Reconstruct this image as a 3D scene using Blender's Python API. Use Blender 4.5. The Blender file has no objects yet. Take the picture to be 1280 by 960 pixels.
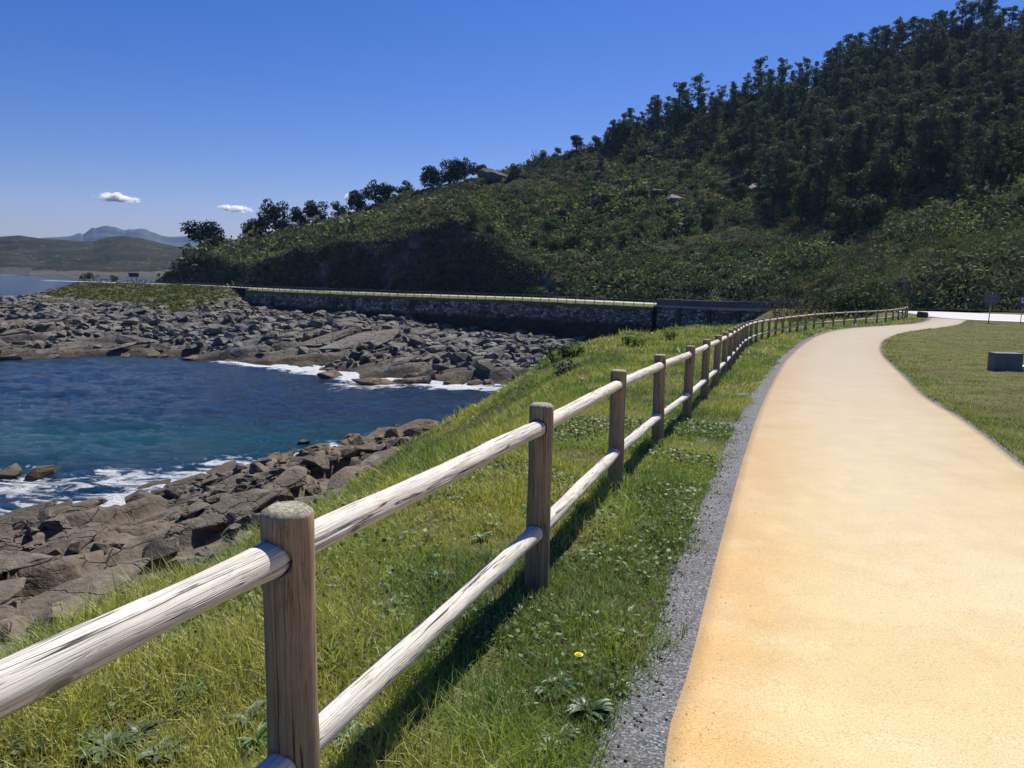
import bpy, bmesh, math, random
import numpy as np
from mathutils import Matrix, Vector
rad = math.radians
random.seed(7)
RNG = np.random.default_rng(11)
scene = bpy.context.scene
COL = scene.collection

# ---------------------------------------------------------------- camera, sky, sun, exposure
F = 970.0; PITCH = math.atan(141 / 970.); ROLL = rad(1.0); CAMZ = 1.64
cam_d = bpy.data.cameras.new('camera'); cam = bpy.data.objects.new('camera', cam_d); COL.objects.link(cam)
cam_d.sensor_width = 36; cam_d.lens = F / 1280 * 36; cam_d.clip_start = .05; cam_d.clip_end = 60000
_f = Vector((0, math.cos(PITCH), -math.sin(PITCH))); _u = Vector((0, math.sin(PITCH), math.cos(PITCH))); _r = Vector((1, 0, 0))
_cx = _r * math.cos(ROLL) + _u * math.sin(ROLL); _cy = -_r * math.sin(ROLL) + _u * math.cos(ROLL)
cam.matrix_world = Matrix(((_cx.x, _cy.x, -_f.x, 0), (_cx.y, _cy.y, -_f.y, 0), (_cx.z, _cy.z, -_f.z, CAMZ), (0, 0, 0, 1)))
scene.camera = cam

SUN_EL = 52.; SUN_AZ = 27.           # azimuth: degrees to the right of straight ahead
world = bpy.data.worlds.new('World'); scene.world = world; world.use_nodes = True
wn = world.node_tree.nodes; wl = world.node_tree.links
bg = wn['Background']; sky = wn.new('ShaderNodeTexSky'); sky.sky_type = 'NISHITA'; sky.sun_disc = False
sky.sun_elevation = rad(SUN_EL); sky.sun_rotation = rad(SUN_AZ); sky.altitude = 0
sky.air_density = 1.0; sky.dust_density = .3; sky.ozone_density = 2.0
bg.inputs[1].default_value = .054
hs = wn.new('ShaderNodeHueSaturation'); hs.inputs['Saturation'].default_value = 1.45; hs.inputs['Value'].default_value = 1.0
wl.new(sky.outputs[0], hs.inputs['Color']); tn = wn.new('ShaderNodeMix'); tn.data_type = 'RGBA'; tn.blend_type = 'MULTIPLY'; tn.inputs[0].default_value = 1; tn.inputs[7].default_value = (.90, .85, 1.32, 1)
wl.new(hs.outputs[0], tn.inputs[6]); wl.new(tn.outputs[2], bg.inputs[0])
sun_d = bpy.data.lights.new('sun', 'SUN'); sun = bpy.data.objects.new('sun', sun_d); COL.objects.link(sun)
sun_d.energy = 4.9; sun_d.angle = rad(.55); sun_d.color = (1, .95, .87)
_sd = Vector((math.sin(rad(SUN_AZ)) * math.cos(rad(SUN_EL)), math.cos(rad(SUN_AZ)) * math.cos(rad(SUN_EL)), math.sin(rad(SUN_EL))))
sun.rotation_euler = (-_sd).to_track_quat('-Z', 'Y').to_euler()
vs = scene.view_settings; vs.view_transform = 'Standard'; vs.look = 'None'; vs.gamma = 1; vs.use_curve_mapping = False
vs.exposure = 0.42
scene.cycles.max_bounces = 10; scene.cycles.diffuse_bounces = 3; scene.cycles.glossy_bounces = 3
scene.cycles.transmission_bounces = 3; scene.cycles.volume_bounces = 8; scene.cycles.transparent_max_bounces = 8
scene.cycles.caustics_reflective = False; scene.cycles.caustics_refractive = False

# ---------------------------------------------------------------- numbers: noise, curves, distances
def _hash(ix, iy, s):
    h = (ix.astype(np.int64) * 374761393 + iy.astype(np.int64) * 668265263 + s * 974634777) & 0x7fffffff
    h = ((h ^ (h >> 13)) * 1274126177) & 0x7fffffff
    h = ((h ^ (h >> 16)) * 668265263) & 0x7fffffff
    return ((h ^ (h >> 15)) & 0xffffff) / float(0xffffff)
def vnoise(x, y, s=0):
    ix = np.floor(x); iy = np.floor(y); fx = x - ix; fy = y - iy
    fx = fx * fx * (3 - 2 * fx); fy = fy * fy * (3 - 2 * fy)
    a = _hash(ix, iy, s); b = _hash(ix + 1, iy, s); c = _hash(ix, iy + 1, s); d = _hash(ix + 1, iy + 1, s)
    return (a * (1 - fx) + b * fx) * (1 - fy) + (c * (1 - fx) + d * fx) * fy
def fbm(x, y, s=0, o=4):
    v = 0; a = .5; t = 0
    for i in range(o):
        v = v + a * vnoise(x * 2 ** i + 17.3 * i, y * 2 ** i - 9.1 * i, s + i); t += a; a *= .5
    return v / t
def cells(x, y, s=0):
    """nearest cell: (F1, F2, random value, dx, dy)"""
    ix = np.floor(x); iy = np.floor(y)
    f1 = np.full(x.shape, 9.); f2 = np.full(x.shape, 9.); r = np.zeros(x.shape); ddx = np.zeros(x.shape); ddy = np.zeros(x.shape)
    for ox in (-1, 0, 1):
        for oy in (-1, 0, 1):
            jx = ix + ox + _hash(ix + ox, iy + oy, s); jy = iy + oy + _hash(ix + ox, iy + oy, s + 5)
            d = np.hypot(x - jx, y - jy); m = d < f1
            f2 = np.where(m, f1, np.minimum(f2, d)); r = np.where(m, _hash(ix + ox, iy + oy, s + 9), r)
            ddx = np.where(m, x - jx, ddx); ddy = np.where(m, y - jy, ddy); f1 = np.where(m, d, f1)
    return f1, f2, r, ddx, ddy
def sst(a, b, x):
    t = np.clip((x - a) / (b - a), 0, 1); return t * t * (3 - 2 * t)
def spline(pts, step):
    """Catmull-Rom through pts, resampled at even arc steps"""
    P = np.array(pts, float); P = np.vstack([2 * P[0] - P[1], P, 2 * P[-1] - P[-2]]); out = []
    for i in range(1, len(P) - 2):
        t = np.linspace(0, 1, 40, endpoint=False)[:, None]
        out.append(.5 * (2 * P[i] + (P[i + 1] - P[i - 1]) * t + (2 * P[i - 1] - 5 * P[i] + 4 * P[i + 1] - P[i + 2]) * t ** 2 + (3 * P[i] - P[i - 1] - 3 * P[i + 1] + P[i + 2]) * t ** 3))
    Q = np.vstack(out + [P[-2:-1]])
    s = np.r_[0, np.cumsum(np.hypot(*np.diff(Q, axis=0).T))]
    n = max(2, int(round(s[-1] / step)) + 1); u = np.linspace(0, s[-1], n)
    return np.c_[np.interp(u, s, Q[:, 0]), np.interp(u, s, Q[:, 1])]
def sdist(x, y, poly):
    """signed distance to a polyline, positive on its left"""
    x = np.asarray(x, float).ravel(); y = np.asarray(y, float).ravel(); out = np.empty(x.shape)
    A = poly[:-1]; B = poly[1:]; D = B - A; L2 = (D ** 2).sum(1)
    for k in range(0, len(x), 4000):
        px = x[k:k + 4000, None]; py = y[k:k + 4000, None]
        rx = px - A[:, 0]; ry = py - A[:, 1]
        t = np.clip((rx * D[:, 0] + ry * D[:, 1]) / L2, 0, 1)
        ex = rx - t * D[:, 0]; ey = ry - t * D[:, 1]; d2 = ex * ex + ey * ey
        i = d2.argmin(1); a = np.arange(len(i))
        cr = D[i, 0] * ry[a, i] - D[i, 1] * rx[a, i]
        out[k:k + 4000] = np.sqrt(d2[a, i]) * np.where(cr >= 0, 1, -1)
    return out
class Field:
    """signed distance to a polyline, tabulated on a grid for speed"""
    def __init__(s, poly, x0, x1, y0, y1, st):
        s.p = poly; s.x0, s.y0, s.st = x0, y0, st; xs = np.arange(x0, x1, st); ys = np.arange(y0, y1, st); s.n = (len(xs), len(ys))
        X, Y = np.meshgrid(xs, ys, indexing='ij'); s.T = sdist(X, Y, poly).reshape(s.n)
    def __call__(s, x, y):
        x = np.asarray(x, float).ravel(); y = np.asarray(y, float).ravel(); u = (x - s.x0) / s.st; v = (y - s.y0) / s.st
        k = (u >= 0) & (v >= 0) & (u < s.n[0] - 1.001) & (v < s.n[1] - 1.001); out = np.empty(x.shape)
        a = u[k]; b = v[k]; i = a.astype(int); j = b.astype(int); a = a - i; b = b - j; T = s.T
        out[k] = (T[i, j] * (1 - a) + T[i + 1, j] * a) * (1 - b) + (T[i, j + 1] * (1 - a) + T[i + 1, j + 1] * a) * b
        if (~k).any(): out[~k] = sdist(x[~k], y[~k], s.p)
        return out
_gy = np.arange(-80, 320, .5)
_gz = np.interp(_gy, [-60, 0, 30, 45, 60, 75, 95, 118, 142, 320], [2.4, 0, -1.29, -1.75, -2.0, -2.1, -2.35, -3.3, -4.3, -4.3])
_gz = np.convolve(np.pad(_gz, 8, mode='edge'), np.ones(17) / 17, 'valid')
def g(y): return np.interp(y, _gy, _gz)

SEA = -13.0; ROADZ = -4.3
FENCE = spline([(-2.12, -2.4), (-1.38, -.2), (-.59, 2.01), (.16, 4.22), (.93, 6.67), (1.73, 8.97), (2.57, 11.21), (3.43, 13.67), (5.0, 18.2), (7.2, 24.8),
                (9.3, 31), (11.8, 37.2), (14.9, 43.5), (18.3, 49.5), (22.2, 55.2), (26.5, 60.2), (31, 65), (35, 70.3), (38.5, 76)], .02)
PATH_L = spline([(-2.0, -6), (-.2, -.5), (.57, 2.56), (.8, 3.22), (1.14, 4.23), (1.58, 5.51), (2.62, 8.5), (4.05, 12.47), (6.14, 18.01), (9.35, 26.21),
                 (13.54, 35.99), (18.3, 46.0), (23.2, 53.7), (28.0, 58.6), (32.8, 63.3), (36.6, 68.6), (40.0, 74.5)], .25)
PATH_R = spline([(1.6, -7), (3.3, 1), (4.05, 3.5), (4.7, 5.8), (5.49, 8.1), (6.14, 9.72), (6.95, 11.84), (8.07, 15.08), (9.92, 19.54), (13.65, 28.52),
                 (16.66, 35.11), (19.94, 41.56), (24.2, 48.63), (28.06, 53.65), (32.38, 58.4), (36.73, 64.03), (41.46, 71.2)], .25)
EDGE = np.vstack([FENCE[::20], spline([(39, 77), (43, 86), (45, 97), (46, 110), (45.2, 128)], 1)])   # brink of the near land
ROAD_A = spline([(140, 28), (95, 46), (60, 61), (45.2, 68.8), (41.2, 72.3), (41.2, 77), (43.4, 84), (45.6, 95), (46.6, 110), (46, 126), (40, 139), (28.5, 151.5), (14, 164), (0, 174.5),
                 (-27, 187), (-48, 199), (-70, 214), (-99, 240), (-126, 252), (-160, 264)], 1)
ROAD_B = spline([(150, 44), (112, 62), (78, 76), (57.5, 88), (53.5, 94), (52.6, 99), (52.8, 110), (52, 128), (45, 144), (33, 156.5), (17, 169.5), (3, 180),
                 (-25, 193), (-46, 205), (-67, 220), (-96, 246), (-125, 258), (-160, 270)], 1)
SHORE = spline([(-77, 10), (-47, 29), (-35.5, 38), (-28.8, 43.2), (-24.6, 50), (-19.8, 56), (-15.8, 61), (-10.5, 67.5), (-5, 72.5), (0, 77), (6, 86), (16, 100), (24, 112)], 1)   # near waterline
FSHORE = spline([(24, 112), (8, 99), (0, 96), (-8, 97), (-13, 100), (-19, 101), (-27, 108), (-36, 114), (-47, 119), (-56, 121), (-66, 120), (-77, 113), (-88, 112), (-120, 118), (-170, 190), (-190, 262), (-186, 300)], 1.5)  # far waterline

F_EDGE = Field(EDGE, -70, 62, -4, 110, .3); F_PL = Field(PATH_L, -12, 60, -4, 84, .25); F_PR = Field(PATH_R, -12, 60, -4, 84, .25)
F_SHORE = Field(SHORE, -125, 32, 8, 134, .45); F_FSHORE = Field(FSHORE, -210, 46, 90, 292, .7); F_ROAD = Field(ROAD_A, -210, 60, 30, 292, .6)

# ---------------------------------------------------------------- materials
class Mat:
    def __init__(s, name, rough=.8, spec=.3):
        s.m = bpy.data.materials.new(name); s.m.use_nodes = True; s.t = s.m.node_tree; s.b = s.t.nodes['Principled BSDF']
        s.b.inputs['Roughness'].default_value = rough; s.b.inputs['Specular IOR Level'].default_value = spec
    def n(s, typ, **kw):
        o = s.t.nodes.new('ShaderNode' + typ)
        for k, v in kw.items():
            if k.startswith('i_'):
                kk = k[2:]; kk = int(kk) if kk.isdigit() else kk.replace('_', ' ')
                s.set(o.inputs[kk], v)
            else: setattr(o, k, v)
        return o
    def set(s, inp, v):
        if hasattr(v, 'is_output'): s.t.links.new(v, inp)
        else: inp.default_value = v
    def coord(s, out='Object', scale=None, rnd=0):
        v = s.n('TexCoord').outputs[out]
        if rnd:
            oi = s.n('ObjectInfo').outputs['Random']
            v = s.n('VectorMath', operation='ADD', i_0=v, i_1=s.n('VectorMath', operation='SCALE', i_0=(1., .7, .4), i_Scale=s.math('MULTIPLY', oi, rnd)).outputs[0]).outputs[0]
        if scale is not None: v = s.n('VectorMath', operation='MULTIPLY', i_0=v, i_1=scale).outputs[0]
        return v
    def noise(s, v, scale, detail=4, rough=.55, dist=0, col=False):
        o = s.n('TexNoise', i_Vector=v, i_Scale=scale, i_Detail=detail, i_Roughness=rough, i_Distortion=dist)
        return o.outputs['Color' if col else 'Fac']
    def vor(s, v, scale, feature='F1', out='Distance'):
        return s.n('TexVoronoi', feature=feature, i_Vector=v, i_Scale=scale).outputs[out]
    def ramp(s, fac, *stops):
        o = s.n('ValToRGB', i_Fac=fac); e = o.color_ramp.elements
        while len(e) < len(stops): e.new(.5)
        for el, (p, c) in zip(e, stops):
            el.position = p; el.color = (*c, 1) if not np.isscalar(c) else (c, c, c, 1)
        return o.outputs[0]
    def mix(s, fac, a, b, typ='MIX'):
        o = s.n('Mix', data_type='RGBA', blend_type=typ)
        for inp, v in ((o.inputs[0], fac), (o.inputs[6], a), (o.inputs[7], b)):
            if isinstance(v, tuple) and len(v) == 3: v = (*v, 1)
            s.set(inp, v)
        return o.outputs[2]
    def math(s, op, a, b=0., c=None):
        o = s.n('Math', operation=op); s.set(o.inputs[0], a); s.set(o.inputs[1], b)
        if c is not None: s.set(o.inputs[2], c)
        return o.outputs[0]
    def attr(s, name, out='Color'): return s.n('Attribute', attribute_name=name).outputs[out]
    def bump(s, h, strength=.5, dist=.02, normal=None):
        o = s.n('Bump', i_Strength=strength, i_Distance=dist, i_Height=h)
        if normal is not None: s.t.links.new(normal, o.inputs['Normal'])
        return o.outputs[0]
    def out(s, color=None, rough=None, normal=None):
        if color is not None: s.set(s.b.inputs['Base Color'], (*color, 1) if isinstance(color, tuple) and len(color) == 3 else color)
        if rough is not None: s.set(s.b.inputs['Roughness'], rough)
        if normal is not None: s.t.links.new(normal, s.b.inputs['Normal'])
        return s.m

def wood_mat(name, axis, base, dark, warm, warmth):
    M = Mat(name, .85, .2)
    along = lambda a, c: tuple(a if i == axis else c for i in range(3))
    v0 = M.coord('Object', None, 37.)
    warp = M.n('VectorMath', operation='ADD', i_0=v0, i_1=M.n('VectorMath', operation='SCALE', i_0=M.noise(v0, 5., 2, col=True), i_Scale=.007).outputs[0]).outputs[0]
    fine = M.noise(M.n('VectorMath', operation='MULTIPLY', i_0=warp, i_1=along(7., 190.)).outputs[0], 1., 4, .7)
    mid = M.noise(M.n('VectorMath', operation='MULTIPLY', i_0=warp, i_1=along(1.6, 42.)).outputs[0], 1., 3, .6)
    crk = M.noise(M.n('VectorMath', operation='MULTIPLY', i_0=warp, i_1=along(.35, 30.)).outputs[0], 1., 1.5, .5)
    line = M.ramp(M.math('ABSOLUTE', M.math('SUBTRACT', crk, .5)), (0, 0.), (.0035, .2), (.009, 1.))
    crk2 = M.noise(M.n('VectorMath', operation='MULTIPLY', i_0=warp, i_1=along(1.4, 75.)).outputs[0], 1., 1.5, .5)
    line2 = M.ramp(M.math('ABSOLUTE', M.math('SUBTRACT', crk2, .56)), (0, .3), (.010, .8), (.02, 1.))
    patch = M.noise(v0, 6., 4, .65)
    knot = M.vor(M.n('VectorMath', operation='MULTIPLY', i_0=warp, i_1=along(2.6, 5.5)).outputs[0], 1.)
    kn = M.ramp(knot, (0, .12), (.075, .3), (.10, .9), (.12, .6), (.145, 1.))
    c = M.mix(M.ramp(mid, (.3, 0.), (.72, 1.)), dark, base)
    c = M.mix(M.math('MULTIPLY', M.ramp(patch, (.42, 0.), (.68, 1.)), warmth), c, warm)
    c = M.mix(1., c, M.ramp(fine, (.27, .5), (.5, .94), (.73, 1.13)), 'MULTIPLY')
    spots = M.ramp(M.noise(M.n('VectorMath', operation='MULTIPLY', i_0=v0, i_1=along(12., 50.)).outputs[0], 1., 3, .7), (.62, 1.), (.72, .5))
    c = M.mix(.8, c, spots, 'MULTIPLY')
    c = M.mix(.85, c, kn, 'MULTIPLY'); c = M.mix(.93, c, line, 'MULTIPLY'); c = M.mix(.75, c, line2, 'MULTIPLY')
    if axis == 2:     # lichen on the sawn top, greener foot
        top = M.math('GREATER_THAN', M.n('SeparateXYZ', i_0=M.n('NewGeometry').outputs['Normal']).outputs[2], .45)
        lich = M.ramp(M.noise(v0, 70., 4, .7), (.35, (.16, .15, .11)), (.55, (.34, .33, .25)), (.7, (.55, .55, .48)))
        c = M.mix(M.math('MULTIPLY', top, .85), c, lich)
        z = M.n('SeparateXYZ', i_0=M.n('TexCoord').outputs['Object']).outputs[2]
        foot = M.math('MULTIPLY', M.ramp(z, (.1, 1.), (.75, 0.)), .5)
        c = M.mix(foot, c, (.10, .105, .07))
    h = M.math('ADD', M.math('MULTIPLY', fine, .3), M.math('ADD', M.math('MULTIPLY', line, 1.2), M.math('MULTIPLY', line2, .5)))
    return M.out(c, .85, M.bump(h, .7, .004))

def rock_mat(name, light, dark, warm, s=1.0, low=None, gx=0.):
    M = Mat(name, .85, .25); v = M.n('NewGeometry').outputs['Position']
    a = M.noise(v, .25 * s, 6, .65); b = M.noise(v, 2.2 * s, 5, .7); c2 = M.noise(v, .07 * s, 3)
    c = M.mix(M.ramp(a, (.35, 0.), (.65, 1.)), dark, light)
    c = M.mix(M.ramp(c2, (.42, 0.), (.64, .75)), c, warm)
    c = M.mix(1., c, M.ramp(b, (.28, .45), (.5, .9), (.72, 1.2)), 'MULTIPLY')
    sp = M.ramp(M.noise(v, 9. * s, 3, .6), (.62, 1.), (.72, 1.5))
    c = M.mix(1., c, sp, 'MULTIPLY')
    vv = M.n('VectorMath', operation='ADD', i_0=M.n('VectorMath', operation='MULTIPLY', i_0=v, i_1=(.45, .9, 2.2)).outputs[0], i_1=M.n('VectorMath', operation='SCALE', i_0=M.noise(v, .8 * s, 3, col=True), i_Scale=1.2).outputs[0]).outputs[0]
    ck = M.vor(vv, .75 * s, 'DISTANCE_TO_EDGE'); ckr = M.ramp(ck, (0, .3), (.014, .75), (.035, 1.))
    ckr = M.mix(M.ramp(M.noise(v, .6 * s, 4, .6), (.42, 0.), (.56, 1.)), (1., 1., 1.), ckr)
    c = M.mix(.85, c, ckr, 'MULTIPLY')
    if low:      # weed and wet rock between the tide marks
        z = M.n('SeparateXYZ', i_0=v).outputs[2]
        f = M.ramp(M.math('ADD', M.math('MULTIPLY', M.math('ADD', z, -SEA), .33), M.math('MULTIPLY', M.noise(v, .5, 4), .5)), (.2, 1.), (.68, 0.))
        wet = M.mix(M.ramp(M.noise(v, .35, 4), (.4, 0.), (.6, 1.)), low[0], low[1])
        c = M.mix(f, c, wet)
    h = M.math('ADD', M.math('MULTIPLY', b, .6), M.math('MULTIPLY', ckr, .8))
    return M.out(c, None, M.bump(h, .9, .25 / s))

def leaf_mat(name, rough=.65, trans=.15, spec=.25, var=.5):
    M = Mat(name, rough, spec); c = M.attr('tint'); M.set(M.b.inputs['Base Color'], c)
    d = M.n('BsdfTranslucent', i_Color=M.mix(1., c, (1.15, 1.25, .5), 'MULTIPLY')); mx = M.n('MixShader', i_Fac=trans)
    M.t.links.new(M.b.outputs[0], mx.inputs[1]); M.t.links.new(d.outputs[0], mx.inputs[2])
    M.t.links.new(mx.outputs[0], M.t.nodes['Material Output'].inputs[0])
    return M.m

def plain(name, col, rough=.6, spec=.4, metal=0., amp=.25, scale=20.):
    M = Mat(name, rough, spec); M.b.inputs['Metallic'].default_value = metal
    nz = M.noise(M.coord(), scale, 5, .6)
    return M.out(M.mix(1., col, M.ramp(nz, (.25, 1 - amp), (.75, 1 + amp)), 'MULTIPLY'), None, M.bump(nz, .25, .01))

# ---------------------------------------------------------------- object helpers
def link(name, me, mat=None, parent=None):
    o = bpy.data.objects.new(name, me); COL.objects.link(o)
    if mat is not None and me is not None and not me.materials: me.materials.append(mat)
    if parent is not None: o.parent = parent
    return o
def tag(o, label=None, cat=None, group=None, kind=None):
    for k, v in (('label', label), ('category', cat), ('group', group), ('kind', kind)):
        if v: o[k] = v
    return o
def thing(name, loc, label, cat, group=None, rz=0):
    o = bpy.data.objects.new(name, None); COL.objects.link(o); o.location = loc; o.rotation_euler = (0, 0, rz); o.empty_display_size = .3
    return tag(o, label, cat, group)
def npmesh(name, V, Fc, smooth=False, tint=None, attrs=None):
    """mesh from arrays; Fc is (n,3) or (n,4)"""
    me = bpy.data.meshes.new(name); V = np.asarray(V, np.float32); Fc = np.asarray(Fc, np.int32); k = Fc.shape[1]
    me.vertices.add(len(V)); me.vertices.foreach_set('co', V.ravel())
    me.loops.add(Fc.size); me.loops.foreach_set('vertex_index', Fc.ravel())
    me.polygons.add(len(Fc)); me.polygons.foreach_set('loop_start', np.arange(0, Fc.size, k, dtype=np.int32))
    me.polygons.foreach_set('loop_total', np.full(len(Fc), k, np.int32))
    me.polygons.foreach_set('use_smooth', np.full(len(Fc), smooth, bool))
    me.update(calc_edges=True)
    if tint is not None:
        a = me.attributes.new('tint', 'FLOAT_COLOR', 'POINT'); T = np.ones((len(V), 4), np.float32); T[:, :3] = tint; a.data.foreach_set('color', T.ravel())
    for nm, val in (attrs or {}).items():
        a = me.attributes.new(nm, 'FLOAT', 'POINT'); a.data.foreach_set('value', np.asarray(val, np.float32).ravel())
    return me
def gridfaces(nu, nv):
    i = np.arange(nu - 1)[:, None] * nv + np.arange(nv - 1)[None]; i = i.ravel()
    return np.c_[i, i + nv, i + nv + 1, i + 1]
def bmmesh(name, bm, smooth=False):
    me = bpy.data.meshes.new(name); bm.normal_update()
    for f in bm.faces: f.smooth = smooth
    bm.to_mesh(me); bm.free(); return me
def box(bm, c, s, rot=None, bevel=0.):
    m = Matrix.Translation(c) @ (rot.to_4x4() if rot else Matrix.Identity(4)) @ Matrix.Diagonal((*s, 1))
    r = bmesh.ops.create_cube(bm, size=1., matrix=m)
    if bevel:
        es = list({e for v in r['verts'] for e in v.link_edges})
        bmesh.ops.bevel(bm, geom=es, offset=bevel, segments=2, affect='EDGES', profile=.6)
def tube(bm, pts, radii, seg=8, cap=True):
    """swept tapering tube through points"""
    rings = []; P = [Vector(p) for p in pts]
    for i, p in enumerate(P):
        d = (P[min(i + 1, len(P) - 1)] - P[max(i - 1, 0)]).normalized()
        a = d.orthogonal().normalized(); b = d.cross(a)
        rings.append([bm.verts.new(p + (a * math.cos(2 * math.pi * k / seg) + b * math.sin(2 * math.pi * k / seg)) * radii[i]) for k in range(seg)])
    for r0, r1 in zip(rings, rings[1:]):
        # match start vertex so the tube does not twist
        off = min(range(seg), key=lambda o: (r1[o].co - r0[0].co).length); r1[:] = r1[off:] + r1[:off]
        for k in range(seg): bm.faces.new((r0[k], r0[(k + 1) % seg], r1[(k + 1) % seg], r1[k]))
    if cap:
        bm.faces.new(rings[0][::-1]); bm.faces.new(rings[-1])
def strip(name, A, B, za, zb, n=None, skirt=0.):
    """surface between two edge polylines"""
    n = n or max(len(A), len(B)); u = np.linspace(0, 1, n)
    rs = lambda P: np.c_[np.interp(u, np.linspace(0, 1, len(P)), P[:, 0]), np.interp(u, np.linspace(0, 1, len(P)), P[:, 1])]
    A = rs(A); B = rs(B); m = 9 if name != 'path' else 33; rows = []
    for t in np.linspace(0, 1, m):
        P = A * (1 - t) + B * t; z = za(P[:, 0], P[:, 1]) if t < .5 else zb(P[:, 0], P[:, 1]); rows.append(np.c_[P, z])
    if skirt:
        a = rows[0].copy(); a[:, 2] -= skirt; b = rows[-1].copy(); b[:, 2] -= skirt; rows = [a] + rows + [b]
    V = np.stack(rows); return npmesh(name, V.reshape(-1, 3), gridfaces(len(rows), n)[:, ::-1], True)
def offset(P, d):
    t = np.gradient(P, axis=0); t /= np.hypot(*t.T)[:, None]
    dd = np.asarray(d); dd = dd[:, None] if dd.ndim else dd
    return P + np.c_[-t[:, 1], t[:, 0]] * dd
def leafquads(C, N, size, aspect=1.6, up=.0, rng=RNG):
    """one randomly turned quad at every centre C, roughly facing N; returns verts, faces"""
    n = len(C); r = rng.normal(size=(n, 3)); nn = N * 1.1 + r * .9; nn /= np.linalg.norm(nn, axis=1)[:, None]
    a = np.cross(nn, rng.normal(size=(n, 3))); a /= np.linalg.norm(a, axis=1)[:, None]; b = np.cross(nn, a)
    sz = np.asarray(size).reshape(-1, 1) * np.ones((n, 1)); a = a * sz * .5 * aspect; b = b * sz * .5
    V = np.stack([C - a, C - b * .9 + a * .1, C + a, C + b * .9 - a * .1], 1).reshape(-1, 3)
    return V, np.arange(4 * n).reshape(n, 4)

# ---------------------------------------------------------------- terrain heights
def brink_drop(x, y):
    d = F_EDGE(x, y)
    d0 = np.interp(y, [0, 8, 14, 18, 22, 27, 31, 50, 65, 80], [1.0, 1.2, 1.6, 2.2, 3.1, 4.9, 5.6, 6.4, 3.4, 1.5])
    e = np.maximum(d - d0, 0); k = .17 + .05 * sst(0, 8, 8 - y)
    lim = .72 / (2 * k)
    f = np.where(e < lim, k * e * e, k * lim * lim + .72 * (e - lim))
    return f, d
def groundz(x, y, full=False):
    x = np.asarray(x, float).ravel(); y = np.asarray(y, float).ravel()
    f, d = brink_drop(x, y); z = g(y) - f
    z = z + (fbm(x * .5, y * .5, 3, 3) - .5) * .9 * sst(2.5, 9, d)
    z = np.maximum(z, -16.)
    pl = F_PL(x, y); pr = F_PR(x, y)
    bump = (fbm(x * 1.3, y * 1.3, 21, 3) - .5) * .07
    grass = np.minimum(sst(.12, .30, pl) + sst(.01, .10, -pr), 1)
    z = z - .05 * (1 - grass) + grass * (bump + .02)
    return (z, d, pl, pr) if full else z

# the near land: a fan of cells growing with distance
az = np.radians(np.linspace(-100, 88, 470)); rr = np.concatenate([np.geomspace(.35, 60, 190), np.geomspace(61, 175, 60)])
A_, R_ = np.meshgrid(az, rr, indexing='ij'); X_ = (np.sin(A_) * R_).ravel(); Y_ = (np.cos(A_) * R_ - .6).ravel()
Z_ = groundz(X_, Y_)
ro = F_ROAD(X_, Y_); rb = sdist(X_, Y_, ROAD_B)
Z_ = np.where((ro < .3) & (rb > -.3) & (Y_ > 20), Z_ - .06, Z_)
M = Mat('turf soil', .95, .1); v = M.n('NewGeometry').outputs['Position']
c = M.ramp(M.noise(v, 1.4, 5, .65), (.3, (.05, .052, .02)), (.5, (.11, .115, .036)), (.7, (.17, .155, .06)))
c = M.mix(M.ramp(M.noise(v, .35, 3), (.45, 0.), (.65, .6)), c, (.09, .07, .035))
c = M.mix(1., c, M.ramp(M.noise(v, 28., 3, .7), (.3, .55), (.7, 1.35)), 'MULTIPLY')
turf = M.out(c, None, M.bump(M.noise(v, 22., 4, .7), .8, .03))
tag(link('ground', npmesh('ground', np.c_[X_, Y_, Z_], gridfaces(len(az), len(rr))[:, ::-1], True), turf), kind='structure')

# ---------------------------------------------------------------- path, gravel edges, road
M = Mat('ochre path', .86, 1.); M.b.inputs['Sheen Weight'].default_value = .8; M.b.inputs['Sheen Roughness'].default_value = .3; M.b.inputs['Sheen Tint'].default_value = (1, .97, .86, 1); v = M.n('NewGeometry').outputs['Position']
c = M.mix(M.ramp(M.noise(v, .35, 4, .6), (.35, 0.), (.65, 1.)), (.60, .40, .125), (.63, .445, .175))
c = M.mix(M.math('MULTIPLY', M.attr('glare', 'Fac'), M.ramp(M.noise(v, .5, 5, .65), (.3, .2), (.7, .8))), c, (.68, .56, .32))  # sun glare painted into the colour: paler along the middle of the path
c = M.mix(M.math('MULTIPLY', M.attr('edge', 'Fac'), M.ramp(M.noise(v, 1.6, 5, .65), (.3, .45), (.7, 1.))), c, (.59, .325, .08))
c = M.mix(M.ramp(M.noise(v, 1.1, 5, .6, .6), (.44, 0.), (.72, .55)), c, (.69, .57, .33))
c = M.mix(1., c, M.ramp(M.noise(v, 110., 4, .8), (.3, .42), (.5, 1.), (.7, 1.3)), 'MULTIPLY')
c = M.mix(1., c, M.ramp(M.noise(v, 3., 5, .65), (.3, .90), (.7, 1.06)), 'MULTIPLY')
c = M.mix(M.ramp(M.vor(v, 1.3), (.0, .7), (.025, .35), (.035, 0.)), c, (.25, .16, .07))
stk = M.ramp(M.noise(M.n('VectorMath', operation='MULTIPLY', i_0=v, i_1=(1.6, .35, 1.)).outputs[0], 1., 5, .7, .4), (.56, 0.), (.72, .4))
c = M.mix(stk, c, (.50, .31, .12))
c = M.mix(M.ramp(M.vor(v, 14.), (.0, .8), (.06, .5), (.09, 0.)), c, M.mix(M.noise(v, 9., 1), (.30, .20, .10), (.78, .66, .46)))
path_m = M.out(c, None, M.bump(M.noise(v, 160., 3, .7), .35, .006))
me = strip('path', PATH_L, PATH_R, lambda x, y: g(y) + .014, lambda x, y: g(y) + .014, 420, .06)
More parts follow.
